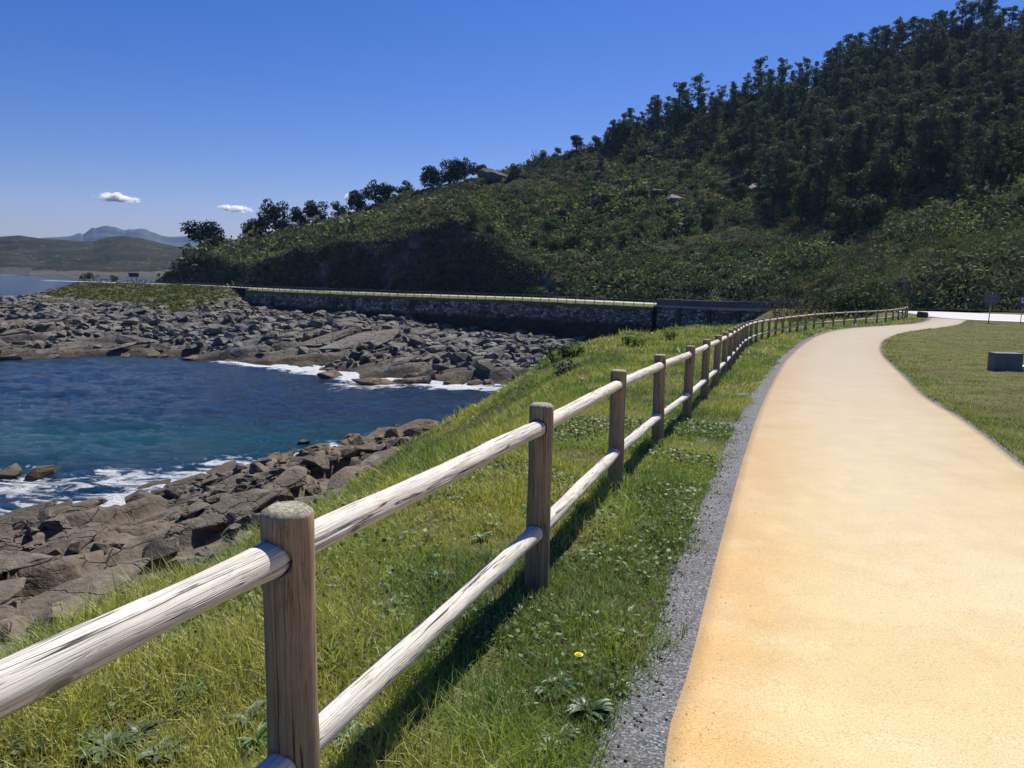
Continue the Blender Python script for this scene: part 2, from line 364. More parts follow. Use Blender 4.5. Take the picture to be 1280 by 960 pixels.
co = np.empty(len(me.vertices) * 3, np.float32); me.vertices.foreach_get('co', co); co = co.reshape(-1, 3)
dr_ = F_PR(co[:, 0], co[:, 1]); glare = sst(.3, 1.3, -F_PL(co[:, 0], co[:, 1])) * sst(.1, .7, dr_)
a = me.attributes.new('glare', 'FLOAT', 'POINT'); a.data.foreach_set('value', glare.astype(np.float32))
ed = 1 - sst(.0, .7, -F_PL(co[:, 0], co[:, 1]) + (fbm(co[:, 0] * .6, co[:, 1] * .6, 5, 3) - .5) * .5)
a = me.attributes.new('edge', 'FLOAT', 'POINT'); a.data.foreach_set('value', ed.astype(np.float32))
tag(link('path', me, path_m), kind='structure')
M = Mat('grey grit', .9, .3); v = M.n('NewGeometry').outputs['Position']
c = M.ramp(M.vor(v, 95., 'F1', 'Color'), (.1, (.06, .063, .066)), (.6, (.15, .155, .16)), (.93, (.30, .30, .30)), (.985, (.7, .7, .68)))
c = M.mix(M.ramp(M.noise(v, 2.2, 4), (.45, 0.), (.7, .5)), c, (.10, .085, .06))
grit = M.out(c, None, M.bump(M.vor(v, 95.), .8, .008))
tag(link('gravel_verge', strip('gravel_verge', offset(PATH_L, .62), offset(PATH_L, -.12), lambda x, y: g(y) + .003, lambda x, y: g(y) + .003, 420), grit), kind='structure')
tag(link('gravel_edge', strip('gravel_edge', offset(PATH_R, .1), offset(PATH_R, -.22), lambda x, y: g(y) + .003, lambda x, y: g(y) + .003, 420), grit), kind='structure')
M = Mat('pale concrete road', .6, .5); v = M.n('NewGeometry').outputs['Position']
c = M.ramp(M.noise(v, .3, 5, .6), (.3, (.32, .318, .31)), (.7, (.40, .397, .385)))
c = M.mix(1., c, M.ramp(M.noise(v, 30., 3, .7), (.3, .85), (.7, 1.1)), 'MULTIPLY')
road_m = M.out(c, None, M.bump(M.noise(v, 40., 3), .2, .01))
tag(link('road', strip('road', ROAD_A, ROAD_B, lambda x, y: g(y) + .018, lambda x, y: g(y) + .018, 420, .05), road_m), kind='structure')

# ---------------------------------------------------------------- near rocky shore
def slabs(x, y, sx, sy, ang, seed, gap=.12, amp=1., tilt=.3):
    """blocks split by joints: every cell a slab with its own height and dip"""
    c, s = math.cos(ang), math.sin(ang); u = (x * c + y * s) / sx; w = (-x * s + y * c) / sy
    u = u + (fbm(u * .8, w * .8, seed + 40, 3) - .5) * .9; w = w + (fbm(u * .8 + 9, w * .8, seed + 41, 3) - .5) * .9
    f1, f2, r, dx, dy = cells(u, w, seed); e = f2 - f1
    return amp * (r - .5) + amp * tilt * (dx * (r - .3) * 1.2 - dy * 1.1), e
def nearrock(x, y):
    s = -F_SHORE(x, y)                       # inland
    z = SEA - .5 + np.clip(s, -12, 40) * .19 + 1.2 * sst(1, 9, s) + (fbm(x * .07, y * .07, 51, 3) - .5) * 2.2 - 1.5 * sst(6, -2, s)
    wet = sst(-3, 3, s)
    a1, e1 = slabs(x, y, 7.5, 3.2, .95, 61, amp=.8, tilt=.8); a2, e2 = slabs(x, y, 3.0, 1.5, .8, 71, amp=.32, tilt=.7); a3, e3 = slabs(x, y, 1.1, .6, 1.1, 81, amp=.10, tilt=.6)
    brk = sst(.42, .62, fbm(x * .14, y * .14, 87, 3))          # only some beds are broken up
    z = z + a1 + a2 * (.35 + .65 * brk) - .28 * (1 - sst(0, .07, e1)) - .14 * (1 - sst(0, .09, e2)) * (.3 + .7 * brk) - .05 * (1 - sst(0, .14, e3)) * brk
    return z + (fbm(x * 2.2, y * 2.2, 91, 4) - .5) * .22 - .35
xs = np.arange(-62, 16, .15); ys = np.arange(12, 104, .15)
GX, GY = np.meshgrid(xs, ys, indexing='ij'); sh = F_SHORE(GX[::4, ::4].ravel(), GY[::4, ::4].ravel())
NZ = nearrock(GX.ravel(), GY.ravel())
def soften(Z, n):
    for _ in range(n):
        P = np.pad(Z, 1, mode='edge'); Z = (P[:-2, 1:-1] + P[2:, 1:-1] + P[1:-1, :-2] + P[1:-1, 2:] + 2 * P[1:-1, 1:-1]) / 6
    return Z
NZ = soften(NZ.reshape(GX.shape), 5).ravel()
dE = np.repeat(np.repeat(F_EDGE(GX[::4, ::4].ravel(), GY[::4, ::4].ravel()).reshape(GX[::4, ::4].shape), 4, 0), 4, 1)[:GX.shape[0], :GX.shape[1]].ravel()
NZ = NZ - 6 * sst(11, 6, dE)
Fg = gridfaces(len(xs), len(ys)); zq = NZ[Fg]; keep = (zq.max(1) > SEA - 2.0) & (zq.min(1) > -22)
rock_near_m = rock_mat('brown shore rock', (.20, .17, .13), (.085, .074, .058), (.16, .115, .075), 1., ((.055, .045, .028), (.10, .07, .035)))
tag(link('rocky_shore', npmesh('rocky_shore', np.c_[GX.ravel(), GY.ravel(), NZ], Fg[keep][:, ::-1], True), rock_near_m), kind='structure')

# ---------------------------------------------------------------- far shore and headland
WALLX0 = -72.
def farland(x, y):
    s = -F_FSHORE(x, y)                       # inland of the far waterline
    rd = F_ROAD(x, y)                       # left of the road = towards the sea
    s = np.where(x > 20, 3, s)
    rise = SEA - .6 + np.clip(s, -15, 90) * .075 + 1.0 * sst(0, 6, s) - 1.2 * sst(6, -10, s)
    z = np.minimum(rise, np.interp(x, [-120, -60, -37, -22, 0, 20], [-8.7, -9.9, -9.8, -11.2, -12.0, -13.2])) + (fbm(x * .05, y * .05, 151, 3) - .5) * 2.2 * sst(2, 14, s)
    a1, e1 = slabs(x, y, 11., 5., .5, 161, amp=1.1, tilt=.8); a2, e2 = slabs(x, y, 3.4, 2.0, .2, 171, amp=.35, tilt=.6)
    brk = sst(.40, .60, fbm(x * .06, y * .06, 187, 3)) * (.25 + .75 * sst(2, 22, s))
    a2 = a2 * brk
    rock = z + (a1 - .3 * (1 - sst(0, .09, e1))) * sst(-4, 4, s) + a2 - .2 * (1 - sst(0, .15, e2)) * brk + (fbm(x * .7, y * .7, 189, 4) - .5) * .5
    bank = ROADZ + .05 - np.clip(rd, 0, 80) * .165 - (fbm(x * .12, y * .12, 181, 3) - .5) * 1.6 * sst(1.5, 8, rd)
    left = sst(-66, -84, x) * sst(-162, -140, x + (y - 260) * .3)
    m = sst(-.4, .6, bank - rock + (fbm(x * .2, y * .2, 183, 3) - .5) * 1.5) * left
    return rock * (1 - m) + np.maximum(bank, rock) * m, m, s, rd
xs2 = np.arange(-205, 44, .5); ys2 = np.arange(92, 290, .5)
FX, FY = np.meshgrid(xs2, ys2, indexing='ij'); fx, fy = FX.ravel(), FY.ravel()
FZ, FM, fs, frd = farland(fx, fy)
FZ = soften(FZ.reshape(FX.shape), 2).ravel()
Fg2 = gridfaces(len(xs2), len(ys2))
ok = (FZ > SEA - 2.5) & (frd > -1.0); keep = ok[Fg2].all(1)
rock_far_m = rock_mat('grey shore rock', (.235, .225, .20), (.10, .095, .085), (.19, .155, .11), .55, ((.05, .042, .03), (.17, .10, .055)))
M2 = Mat('headland turf', .95, .1)
# blend of turf and rock on one sheet, by the turf mask
MM = Mat('headland rock and turf', .9, .2); v = MM.n('NewGeometry').outputs['Position']
cr = MM.mix(MM.ramp(MM.noise(v, .14, 6, .65), (.35, 0.), (.65, 1.)), (.09, .086, .076), (.22, .21, .185))
cr = MM.mix(MM.ramp(MM.noise(v, .045, 3), (.45, 0.), (.62, .7)), cr, (.20, .165, .115))
cr = MM.mix(1., cr, MM.ramp(MM.noise(v, 1.3, 5, .7), (.28, .5), (.72, 1.2)), 'MULTIPLY')
ck = MM.ramp(MM.vor(MM.n('VectorMath', operation='MULTIPLY', i_0=v, i_1=(.35, .5, 1.4)).outputs[0], .9, 'DISTANCE_TO_EDGE'), (0, .3), (.05, 1.))
cr = MM.mix(.85, cr, ck, 'MULTIPLY')
ck2 = MM.ramp(MM.vor(MM.n('VectorMath', operation='MULTIPLY', i_0=MM.n('VectorMath', operation='ADD', i_0=v, i_1=MM.n('VectorMath', operation='SCALE', i_0=MM.noise(v, .4, 3, col=True), i_Scale=3.).outputs[0]).outputs[0], i_1=(.16, .3, .9)).outputs[0], 1., 'DISTANCE_TO_EDGE'), (0, .08), (.02, .5), (.05, 1.))
cr = MM.mix(.9, cr, ck2, 'MULTIPLY')
z = MM.n('SeparateXYZ', i_0=v).outputs[2]
f = MM.ramp(MM.math('ADD', MM.math('MULTIPLY', MM.math('ADD', z, -SEA), .33), MM.math('MULTIPLY', MM.noise(v, .3, 4), .5)), (.2, 1.), (.72, 0.))
cr = MM.mix(f, cr, MM.mix(MM.ramp(MM.noise(v, .2, 4), (.4, 0.), (.6, 1.)), (.035, .032, .022), (.115, .078, .042)))
ct = MM.ramp(MM.noise(v, .35, 5, .65), (.3, (.04, .048, .018)), (.5, (.085, .095, .032)), (.7, (.14, .125, .055)))
shore_far = MM.out(MM.mix(MM.attr('turf', 'Fac'), cr, ct), None, MM.bump(MM.noise(v, 1.5, 5, .7), .9, .4))
tag(link('headland', npmesh('headland', np.c_[fx, fy, FZ], Fg2[keep][:, ::-1], True, attrs={'turf': FM}), shore_far), kind='structure')

# ---------------------------------------------------------------- hill
HPX = [150, 225, 240, 320, 400, 500, 600, 640, 700, 760, 840, 950, 1000, 1060, 1130, 1180, 1280, 1500, 2200]
HR0 = [262, 262, 258, 228, 214, 201, 193, 189, 183, 176, 168, 156, 148, 133, 115, 107, 99, 92, 85]
HZ0 = [-4.4] * 12 + [-4.2, -3.6, -2.9, -2.5, -2.3, -2.2, -2.2]
HPX1 = [150, 225, 240, 262, 300, 345, 400, 450, 550, 620, 700, 760, 850, 950, 1000, 1040, 1130, 1200, 1280, 1500, 2200]
HY1 = [356, 352, 332, 325, 312, 299, 282, 266, 238, 222, 201, 181, 156, 131, 119, 97, 78, 69, 67, 56, 72]
HR1 = [268, 268, 268, 276, 284, 288, 290, 294, 305, 312, 322, 328, 335, 338, 339, 340, 338, 335, 330, 320, 300]
CL = [[150, 225, 236, 300, 400, 470, 560, 600, 640, 720, 2200], [0, 0, 7, 8.5, 9, 13, 17, 13, 7, 2, 0]]
def pxcol(x, y): return 640 + F * x / np.maximum(y, 1e-3)
def hill(px, R):
    r0 = np.interp(px, HPX, HR0); z0 = np.interp(px, HPX, HZ0); r1 = np.interp(px, HPX1, HR1)
    yh = 339 + (px - 640) * math.tan(ROLL); z1 = CAMZ + (yh - np.interp(px, HPX1, HY1)) / F * r1
    az = np.arctan((px - 640) / F); r1 = r1 / np.cos(az); r0 = r0 / np.cos(az)   # plan distance along the ray
    R = R / np.cos(az)
    cl = np.interp(px, *CL); x = np.sin(az) * R; y = np.cos(az) * R
    cl = cl * (.75 + .6 * fbm(x * .06, y * .06, 201, 3))
    wob = (fbm(x * .08, y * .08, 203, 3) - .5) * 9
    step = cl * sst(0, 5.5, R - r0 - 2 + wob * np.minimum(cl / 8, 1))
    t = np.clip((R - r0) / (r1 - r0), -.2, 1); tt = np.maximum(t, 0)
    body = (z1 - z0 - cl) * (.35 * tt + .65 * (tt ** 1.35) * (1 + .0)) + (tt * (1 - tt)) * (fbm(x * .013, y * .013, 205, 3) - .5) * 46
    z = z0 + step + np.where(body > -4, body, -4) - np.maximum(R - r1, 0) * .30 - np.maximum(R - r1 - 40, 0) * .25
    rise = sst(0, 10, R - r0)
    z = z + (fbm(x * .05, y * .05, 207, 3) - .5) * 5.0 * rise
    return np.maximum(z, -17), x, y
pxs = np.concatenate([np.arange(150, 1300, 3.2), np.arange(1304, 2000, 12)]); tR = np.concatenate([[-1.5, 0], np.linspace(1, 30, 46), np.linspace(31.5, 250, 130), np.linspace(256, 480, 24)])
PX, TR = np.meshgrid(pxs, tR, indexing='ij'); PX = PX.ravel(); RR = np.interp(PX, HPX, HR0) + TR.ravel()
HZ, HX, HY = hill(PX, RR)
M = Mat('hill rock and scrub', .95, .05); v = M.n('NewGeometry').outputs['Position']
nz = M.n('SeparateXYZ', i_0=M.n('NewGeometry').outputs['True Normal']).outputs[2]
cg = M.ramp(M.noise(v, .5, 5, .7), (.3, (.016, .020, .010)), (.5, (.035, .042, .018)), (.7, (.062, .062, .028)))
cr = M.ramp(M.noise(v, .35, 6, .7), (.3, (.035, .033, .029)), (.5, (.09, .085, .076)), (.7, (.24, .225, .20)))
fr = M.math('MULTIPLY', M.ramp(nz, (.62, 1.), (.8, 0.)), M.ramp(M.noise(v, .12, 5, .65), (.42, .15), (.55, 1.)))
hill_m = M.out(M.mix(fr, cg, cr), None, M.bump(M.noise(v, .6, 6, .7), 1., .8))
tag(link('hill', npmesh('hill', np.c_[HX, HY, HZ], gridfaces(len(pxs), len(tR))[:, ::-1], False), hill_m), kind='structure')

# ---------------------------------------------------------------- sea
def dens(fine, n, far, lo):
    return np.r_[lo - np.geomspace(1, far, n)[::-1], fine]
fxs = np.arange(-125, 30, .45); fys = np.arange(24, 132, .45)
sxs = np.r_[-6800, -5000, -3000, -2000, -1200, -800, np.arange(-500, -125, 9), fxs, np.arange(31, 60, 4), 300, 2000, 6800]
sys_ = np.r_[-2500, -300, -60, -20, 5, 15, fys, np.arange(133, 300, 3), np.arange(300, 1100, 16), 1300, 2000, 3500, 6200]
SX, SY = np.meshgrid(sxs, sys_, indexing='ij'); sx, sy = SX.ravel(), SY.ravel()
dn = F_SHORE(sx, sy); df = F_FSHORE(sx, sy)
near = (sx > -125) & (sx < 30) & (sy > 24) & (sy < 132)
wav = (fbm(sx * .16 + .05 * sy, sy * .42, 301, 3) - .5) * .75 + (fbm(sx * .55, sy * 1.3, 305, 3) - .5) * .34
wav = np.where(near, wav, 0)
foam = np.clip(.95 - dn / (5.0 + 6 * sst(-12, -34, sx)), 0, 1.) * (dn > -8) * (.6 + .45 * sst(-5, -14, sx))
foam = np.maximum(foam, np.clip(1.0 - df / 4.5, 0, 1) * (df > -6) * (.25 + .95 * sst(-52, -40, sx) * sst(6, -6, sx)) * (sx > -115))
for (bx, by, br) in ((-17.5, 98, 6.), (-14, 100.5, 5), (-31.5, 49, 4.5), (-37, 50, 7), (-27, 52, 4)):
    foam = np.maximum(foam, .95 * np.exp(-(((sx - bx) / (br * 1.5)) ** 2 + ((sy - by) / br) ** 2)))
tq = np.exp(-(((sx + 27 - .25 * (sy - 62)) / 20) ** 2 + ((sy - 64 - .12 * (sx + 27)) / 7.5) ** 2)) * (.6 + .7 * fbm(sx * .08, sy * .15, 311, 3))
tq = tq + .7 * np.exp(-(((sx + 50) / 20) ** 2 + ((sy - 66) / 7) ** 2)) * (.6 + .7 * fbm(sx * .08, sy * .15, 313, 3))
M = Mat('sea water', .12, .5); v = M.n('NewGeometry').outputs['Position']
big = M.noise(M.n('VectorMath', operation='MULTIPLY', i_0=v, i_1=(.25, .6, 1.)).outputs[0], 1., 3)
c = M.mix(M.ramp(big, (.35, 0.), (.65, 1.)), (.003, .028, .072), (.006, .050, .108))
rip = M.noise(M.n('VectorMath', operation='MULTIPLY', i_0=v, i_1=(.7, 2.0, 1.)).outputs[0], 1.3, 4, .7)
c = M.mix(1., c, M.ramp(rip, (.3, .45), (.5, 1.), (.72, 1.7)), 'MULTIPLY')
c = M.mix(M.math('MULTIPLY', M.attr('shoal', 'Fac'), M.ramp(rip, (.35, .55), (.6, 1.))), c, (.006, .095, .115))
fo = M.math('ADD', M.attr('foam', 'Fac'), M.math('MULTIPLY', M.math('SUBTRACT', M.noise(M.n('VectorMath', operation='MULTIPLY', i_0=v, i_1=(.7, 1.3, 1.)).outputs[0], .55, 6, .72, 1.2), .5), 2.3))
fo = M.ramp(fo, (.72, 0.), (1.05, 1.))
fleck = M.ramp(M.noise(M.n('VectorMath', operation='MULTIPLY', i_0=v, i_1=(1.2, 1.8, 1.)).outputs[0], 1.6, 4, .7), (.70, 0.), (.73, .75))
fo = M.math('MAXIMUM', fo, fleck)
h = M.math('ADD', M.noise(M.n('VectorMath', operation='MULTIPLY', i_0=v, i_1=(.9, 1.5, 1.)).outputs[0], 1.7, 6, .72), M.math('MULTIPLY', M.noise(M.n('VectorMath', operation='MULTIPLY', i_0=v, i_1=(1., 1.8, 1.)).outputs[0], 2.6, 4, .65), .45))
sea_m = M.out(M.mix(fo, c, (.82, .85, .86)), M.math('ADD', M.math('MULTIPLY', fo, .6), .12), M.bump(h, 1., .75))
tag(link('sea', npmesh('sea', np.c_[sx, sy, SEA + wav], gridfaces(len(sxs), len(sys_))[:, ::-1], True, attrs={'foam': foam, 'shoal': np.clip(tq * 1.05, 0, 1)}), sea_m), kind='structure')

# ---------------------------------------------------------------- far coast and mountains
def ridge(name, prof, R, depth, zb, rough, mat, seed, nr=30):
    """land rising from its shore at distance R to a ridge at R+depth, then falling away"""
    p = np.linspace(prof[0][0], prof[-1][0], 260); yy = np.interp(p, [q[0] for q in prof], [q[1] for q in prof])
    yh = 339 + (p - 640) * math.tan(ROLL); az = np.arctan((p - 640) / F); rows = []
    for t in np.linspace(0, 1.6, nr):
        r = (R + depth * t); z1 = CAMZ + (yh - yy) / F * (R + depth)
        x = np.tan(az) * r; z = zb + (z1 - zb) * (t ** .8 if t <= 1 else 1 - (t - 1) * 1.2) + (fbm(x * 6 / R + t * 3, t * 5 + x * 0, seed, 5) - .5) * rough * min(t * 4, 1) * (1 - .75 * (t > .93))
        rows.append(np.c_[x, np.full_like(x, r), np.maximum(z, zb - 1.2) if t > 0 else np.full_like(x, zb - 1.2)])
    V = np.stack(rows); return tag(link(name, npmesh(name, V.reshape(-1, 3), gridfaces(nr, len(p))[:, ::-1], False), mat), kind='structure')
M = Mat('far heath', .95, .1); v = M.n('NewGeometry').outputs['Position']
c = M.ramp(M.noise(v, .012, 8, .78), (.35, (.008, .014, .006)), (.5, (.020, .025, .012)), (.65, (.038, .033, .018)))
pale = M.math('MULTIPLY', M.ramp(M.noise(v, .03, 6, .8), (.50, 0.), (.60, .8)), M.ramp(M.noise(v, .16, 4, .8), (.5, 0.), (.58, 1.)))
c = M.mix(pale, c, (.15, .14, .125))
zz = M.n('SeparateXYZ', i_0=v).outputs[2]
c = M.mix(M.ramp(M.math('ADD', zz, M.math('MULTIPLY', M.noise(v, .02, 4), 12.)), (0., .5), (.6, .0)), c, (.16, .15, .135))
heath = M.out(c, None, M.bump(M.noise(v, .05, 6, .7), 1., 6.))
ridge('far_hill', [(-260, 312), (-100, 305), (0, 298), (30, 295), (60, 299), (100, 302), (120, 303), (140, 297), (160, 295), (180, 298), (200, 303), (240, 311), (300, 322), (380, 335)], 1000, 420, SEA + .5, 26, heath, 401)
ridge('far_foreshore', [(40, 334), (60, 331.5), (100, 330), (150, 332), (200, 333.5), (260, 334), (380, 335)], 800, 90, SEA + .3, 5, heath, 411, 12)
M = Mat('mountain slope', .95, .1); v = M.n('NewGeometry').outputs['Position']
mtn = M.out(M.ramp(M.noise(v, .002, 6, .65), (.3, (.035, .045, .04)), (.7, (.075, .08, .07))))
ridge('mountains', [(-200, 322), (0, 312), (60, 301), (85, 297), (96, 295), (105, 291.5), (109, 294), (116, 289), (121, 285.5), (126, 286.2), (133, 284), (139, 283), (144, 284.2), (150, 284.5), (155, 286.8), (161, 288.2), (166, 286.8), (172, 287.2), (178, 285.8), (184, 286), (189, 287.6), (193, 290), (198, 290.8), (205, 294), (215, 295.5), (240, 294.5), (300, 300), (420, 318)], 5200, 800, SEA + 2, 150, mtn, 421)

# ---------------------------------------------------------------- sea wall, bridge and parapet
def wallface(A, ztop, zbot, thick, seed, name, mat, parent=None, batter=.08, rough=.16, nz=26):
    n = len(A); u = np.linspace(0, 1, nz); N = offset(A, 1.) - A; rows = []
    inner = A - N * thick
    rows.append(np.c_[inner, ztop(A)])
    for t in u:
        z = ztop(A) * (1 - t) + zbot * t; s = np.arange(n) * .5
        o = (ztop(A) - z) * batter + (fbm(s * 1.3, z * 1.3, seed, 3) - .5) * rough
        rows.append(np.c_[A + N * o[:, None], z])
    V = np.stack(rows); me = npmesh(name, V.reshape(-1, 3), gridfaces(len(rows), n), False)
    return link(name, me, mat, parent)
ra = ROAD_A; iw0 = np.argmin(np.hypot(ra[:, 0] - 28.5, ra[:, 1] - 151.5)); iw1 = np.argmin(np.hypot(ra[:, 0] + 74, ra[:, 1] - 217)); ib = np.argmin(np.hypot(ra[:, 0] - 46.3, ra[:, 1] - 122))
WALL = spline(offset(ra, 2.2)[iw0:iw1:6], .5); BR = spline(offset(ra, 1.0)[ib:iw0 + 1:4], .5)
M = Mat('rubble masonry', .9, .2); v = M.n('NewGeometry').outputs['Position']
wv = M.n('VectorMath', operation='MULTIPLY', i_0=v, i_1=(1., 1., 1.7)).outputs[0]
st = M.vor(wv, .95, 'F1', 'Color'); jt = M.ramp(M.vor(wv, .95, 'DISTANCE_TO_EDGE'), (.03, 0.), (.09, 1.))
gr = M.n('SeparateColor', i_0=st).outputs[0]
c = M.ramp(gr, (0., (.09, .088, .08)), (.5, (.23, .22, .205)), (1., (.44, .43, .41)))
c = M.mix(1., c, M.ramp(M.noise(v, 2.5, 5, .7), (.3, .6), (.7, 1.2)), 'MULTIPLY')
c = M.mix(jt, (.035, .033, .03), c)
zz = M.n('SeparateXYZ', i_0=v).outputs[2]      # damp dark growth over the lower courses
damp = M.ramp(M.math('ADD', M.math('MULTIPLY', M.math('ADD', zz, 8.9), .3), M.math('SUBTRACT', M.noise(v, .11, 5, .6), .5)), (.05, 1.), (.32, 0.))
damp = M.math('MAXIMUM', damp, M.ramp(M.noise(v, .22, 5, .65), (.55, 0.), (.63, .9)))
c = M.mix(M.math('MULTIPLY', damp, .93), c, M.ramp(M.noise(v, .8, 4), (.3, (.012, .014, .009)), (.7, (.035, .038, .022))))
masonry = M.out(c, None, M.bump(jt, .8, .12))
sw = thing('sea_wall', (*WALL[len(WALL) // 2], ROADZ), 'long rubble stone sea wall carrying the coast road above the rocks', 'wall')
def under(o, root):      # keep world placement under a moved root
    o.parent = root; o.matrix_parent_inverse = root_inv(root); return o
def root_inv(root):
    return (Matrix.Translation(root.location) @ root.rotation_euler.to_matrix().to_4x4()).inverted()
under(wallface(WALL, lambda A: np.full(len(A), ROADZ - .6), -13.6, 1.2, 501, 'masonry', masonry), sw)
conc = plain('weathered concrete', (.30, .295, .28), .85, .3, 0, .3, 1.5)
gr_n = offset(WALL[::2], .10); gr_f = offset(WALL[::2], -2.15)
verge_m = plain('verge turf', (.13, .135, .05), .95, .1, 0, .45, .9)
nv = len(gr_n); rows = [np.c_[gr_n + (gr_n - gr_f) * .02, np.full(nv, ROADZ - 1.1)]]
for t in np.linspace(0, 1, 7):
    P = gr_n * (1 - t) + gr_f * t; rows.append(np.c_[P, ROADZ - .50 + .55 * t ** .8 + (fbm(P[:, 0] * .8, P[:, 1] * .8, 531, 3) - .5) * .3 * (1 - t)])
under(link('grass_verge', npmesh('grass_verge', np.stack(rows).reshape(-1, 3), gridfaces(len(rows), nv), True), verge_m), sw)
# bridge
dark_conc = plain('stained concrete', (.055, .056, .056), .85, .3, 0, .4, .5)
br = thing('road_bridge', (*BR[len(BR) // 2], ROADZ), 'low grey concrete road bridge with solid parapet joining the sea wall', 'bridge')
zb = lambda A: np.interp(A[:, 1], _gy, _gz)
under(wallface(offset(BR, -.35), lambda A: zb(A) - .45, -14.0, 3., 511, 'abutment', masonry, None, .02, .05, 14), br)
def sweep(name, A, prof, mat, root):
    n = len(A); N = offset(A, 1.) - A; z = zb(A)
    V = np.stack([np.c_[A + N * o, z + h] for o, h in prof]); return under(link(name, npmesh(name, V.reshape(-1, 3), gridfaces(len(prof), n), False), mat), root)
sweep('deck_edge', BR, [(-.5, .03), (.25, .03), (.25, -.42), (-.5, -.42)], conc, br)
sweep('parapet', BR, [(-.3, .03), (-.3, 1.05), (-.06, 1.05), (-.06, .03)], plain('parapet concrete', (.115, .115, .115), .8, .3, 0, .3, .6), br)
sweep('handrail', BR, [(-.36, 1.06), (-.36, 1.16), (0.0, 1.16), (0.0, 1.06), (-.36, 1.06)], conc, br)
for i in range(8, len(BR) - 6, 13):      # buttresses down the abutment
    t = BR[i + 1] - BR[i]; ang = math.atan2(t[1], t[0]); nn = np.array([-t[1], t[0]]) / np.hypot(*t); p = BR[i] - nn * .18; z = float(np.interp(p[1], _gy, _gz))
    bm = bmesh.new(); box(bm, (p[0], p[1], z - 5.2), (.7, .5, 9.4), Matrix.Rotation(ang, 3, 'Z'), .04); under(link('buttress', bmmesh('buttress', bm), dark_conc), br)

# ---------------------------------------------------------------- wooden fence beside the path
rail_m = wood_mat('silvered rail wood', 0, (.80, .765, .67), (.58, .545, .475), (.67, .60, .485), .45)
post_m = wood_mat('weathered post wood', 2, (.43, .335, .225), (.24, .185, .125), (.46, .32, .185), .6)
POST_R = .068; POST_H = 1.10; RAIL_Z = (.972, .375); RAIL_R = .0465
def cyl_mesh(name, axis, L, r, nseg, nlen, seed, cham=.02, wob=.0025, z0=0.):
    """a turned log: slightly out of true, chamfered ends, shallow drying cracks"""
    rng = np.random.default_rng(seed); th = np.linspace(0, 2 * np.pi, nseg, endpoint=False)
    ends = [(0, r - cham), (cham * .6, r - cham * .12), (cham, r)]
    s = np.r_[[e[0] for e in ends], np.linspace(cham, L - cham, nlen)[1:-1], [L - e[0] for e in ends[::-1]]]
    rr = np.r_[[e[1] for e in ends], np.full(nlen - 2, r), [e[1] for e in ends[::-1]]]
    S, T = np.meshgrid(s, th, indexing='ij'); Rr = np.repeat(rr[:, None], nseg, 1)
    Rr = Rr + (fbm(S * 3 + seed, np.cos(T) * 1.2 + np.sin(T) * .7, seed, 3) - .5) * wob * 4
    for k in range(4):
        t0 = rng.uniform(0, 2 * np.pi); a, b = sorted(rng.uniform(-.1, L + .1, 2)); w = t0 + (fbm(S * 2.2, S * 0, seed + k, 2) - .5) * .25
        dd = np.abs((T - w + np.pi) % (2 * np.pi) - np.pi)
        Rr = Rr - .007 * np.exp(-(dd / .035) ** 2) * sst(a, a + .15, S) * sst(b, b - .15, S)
    bow = (fbm(s * 1.1, s * 0, seed + 9, 2) - .5)[:, None] * wob * 2
    P = np.stack([Rr * np.cos(T) + bow, Rr * np.sin(T), S + z0], -1) if axis == 2 else np.stack([S + z0, Rr * np.cos(T) + bow, Rr * np.sin(T)], -1)
    V = P.reshape(-1, 3); n = len(s)
    i = (np.arange(n - 1)[:, None] * nseg + np.arange(nseg)[None]); j = (np.arange(n - 1)[:, None] * nseg + (np.arange(nseg)[None] + 1) % nseg)
    Fq = np.stack([i, j, j + nseg, i + nseg], -1).reshape(-1, 4)
    me = bpy.data.meshes.new(name); me.from_pydata(V.tolist(), [], Fq.tolist() + [list(range(nseg))[::-1], list(range((n - 1) * nseg, n * nseg))])
    me.polygons.foreach_set('use_smooth', np.r_[np.ones(len(Fq), bool), [False, False]]); me.update()
    return me
def mortised(me, name):
    """drill the two rail holes through a post, a few millimetres wider than the rails"""
    o = bpy.data.objects.new(name + '_tmp', me); COL.objects.link(o); bm = bmesh.new()
    for z in RAIL_Z:
        bmesh.ops.create_cone(bm, cap_ends=True, segments=40, radius1=RAIL_R * .93 + .0035, radius2=RAIL_R * .93 + .0035, depth=.4, matrix=Matrix.Translation((0, 0, z)) @ Matrix.Rotation(rad(90), 4, 'Y'))
    cm = bmmesh('cutter', bm); c = bpy.data.objects.new('cutter', cm); COL.objects.link(c)
    md = o.modifiers.new('holes', 'BOOLEAN'); md.object = c; md.operation = 'DIFFERENCE'; md.solver = 'EXACT'
    dg = bpy.context.evaluated_depsgraph_get(); out = bpy.data.meshes.new_from_object(o.evaluated_get(dg)); out.name = name
    bpy.data.objects.remove(o); bpy.data.objects.remove(c); return out
post_meshes = [mortised(cyl_mesh('post_raw', 2, POST_H + .35, POST_R, 72, 40, 900 + k, z0=-.35), 'post') for k in range(3)]
rail_meshes = []
SP = 2.38
for k in range(4): rail_meshes.append(cyl_mesh('rail', 0, SP - .012, RAIL_R, 48, 70, 950 + k, .018, .003, z0=.006))
fc = thing('wooden_fence', (FENCE[0][0], FENCE[0][1], float(g(FENCE[0][1]))), 'weathered two-rail log fence running beside the ochre path', 'fence')
_fs = np.r_[0, np.cumsum(np.hypot(*np.diff(FENCE, axis=0).T))]
s0 = _fs[np.argmin(np.hypot(FENCE[:, 0] + .59, FENCE[:, 1] - 2.01))]
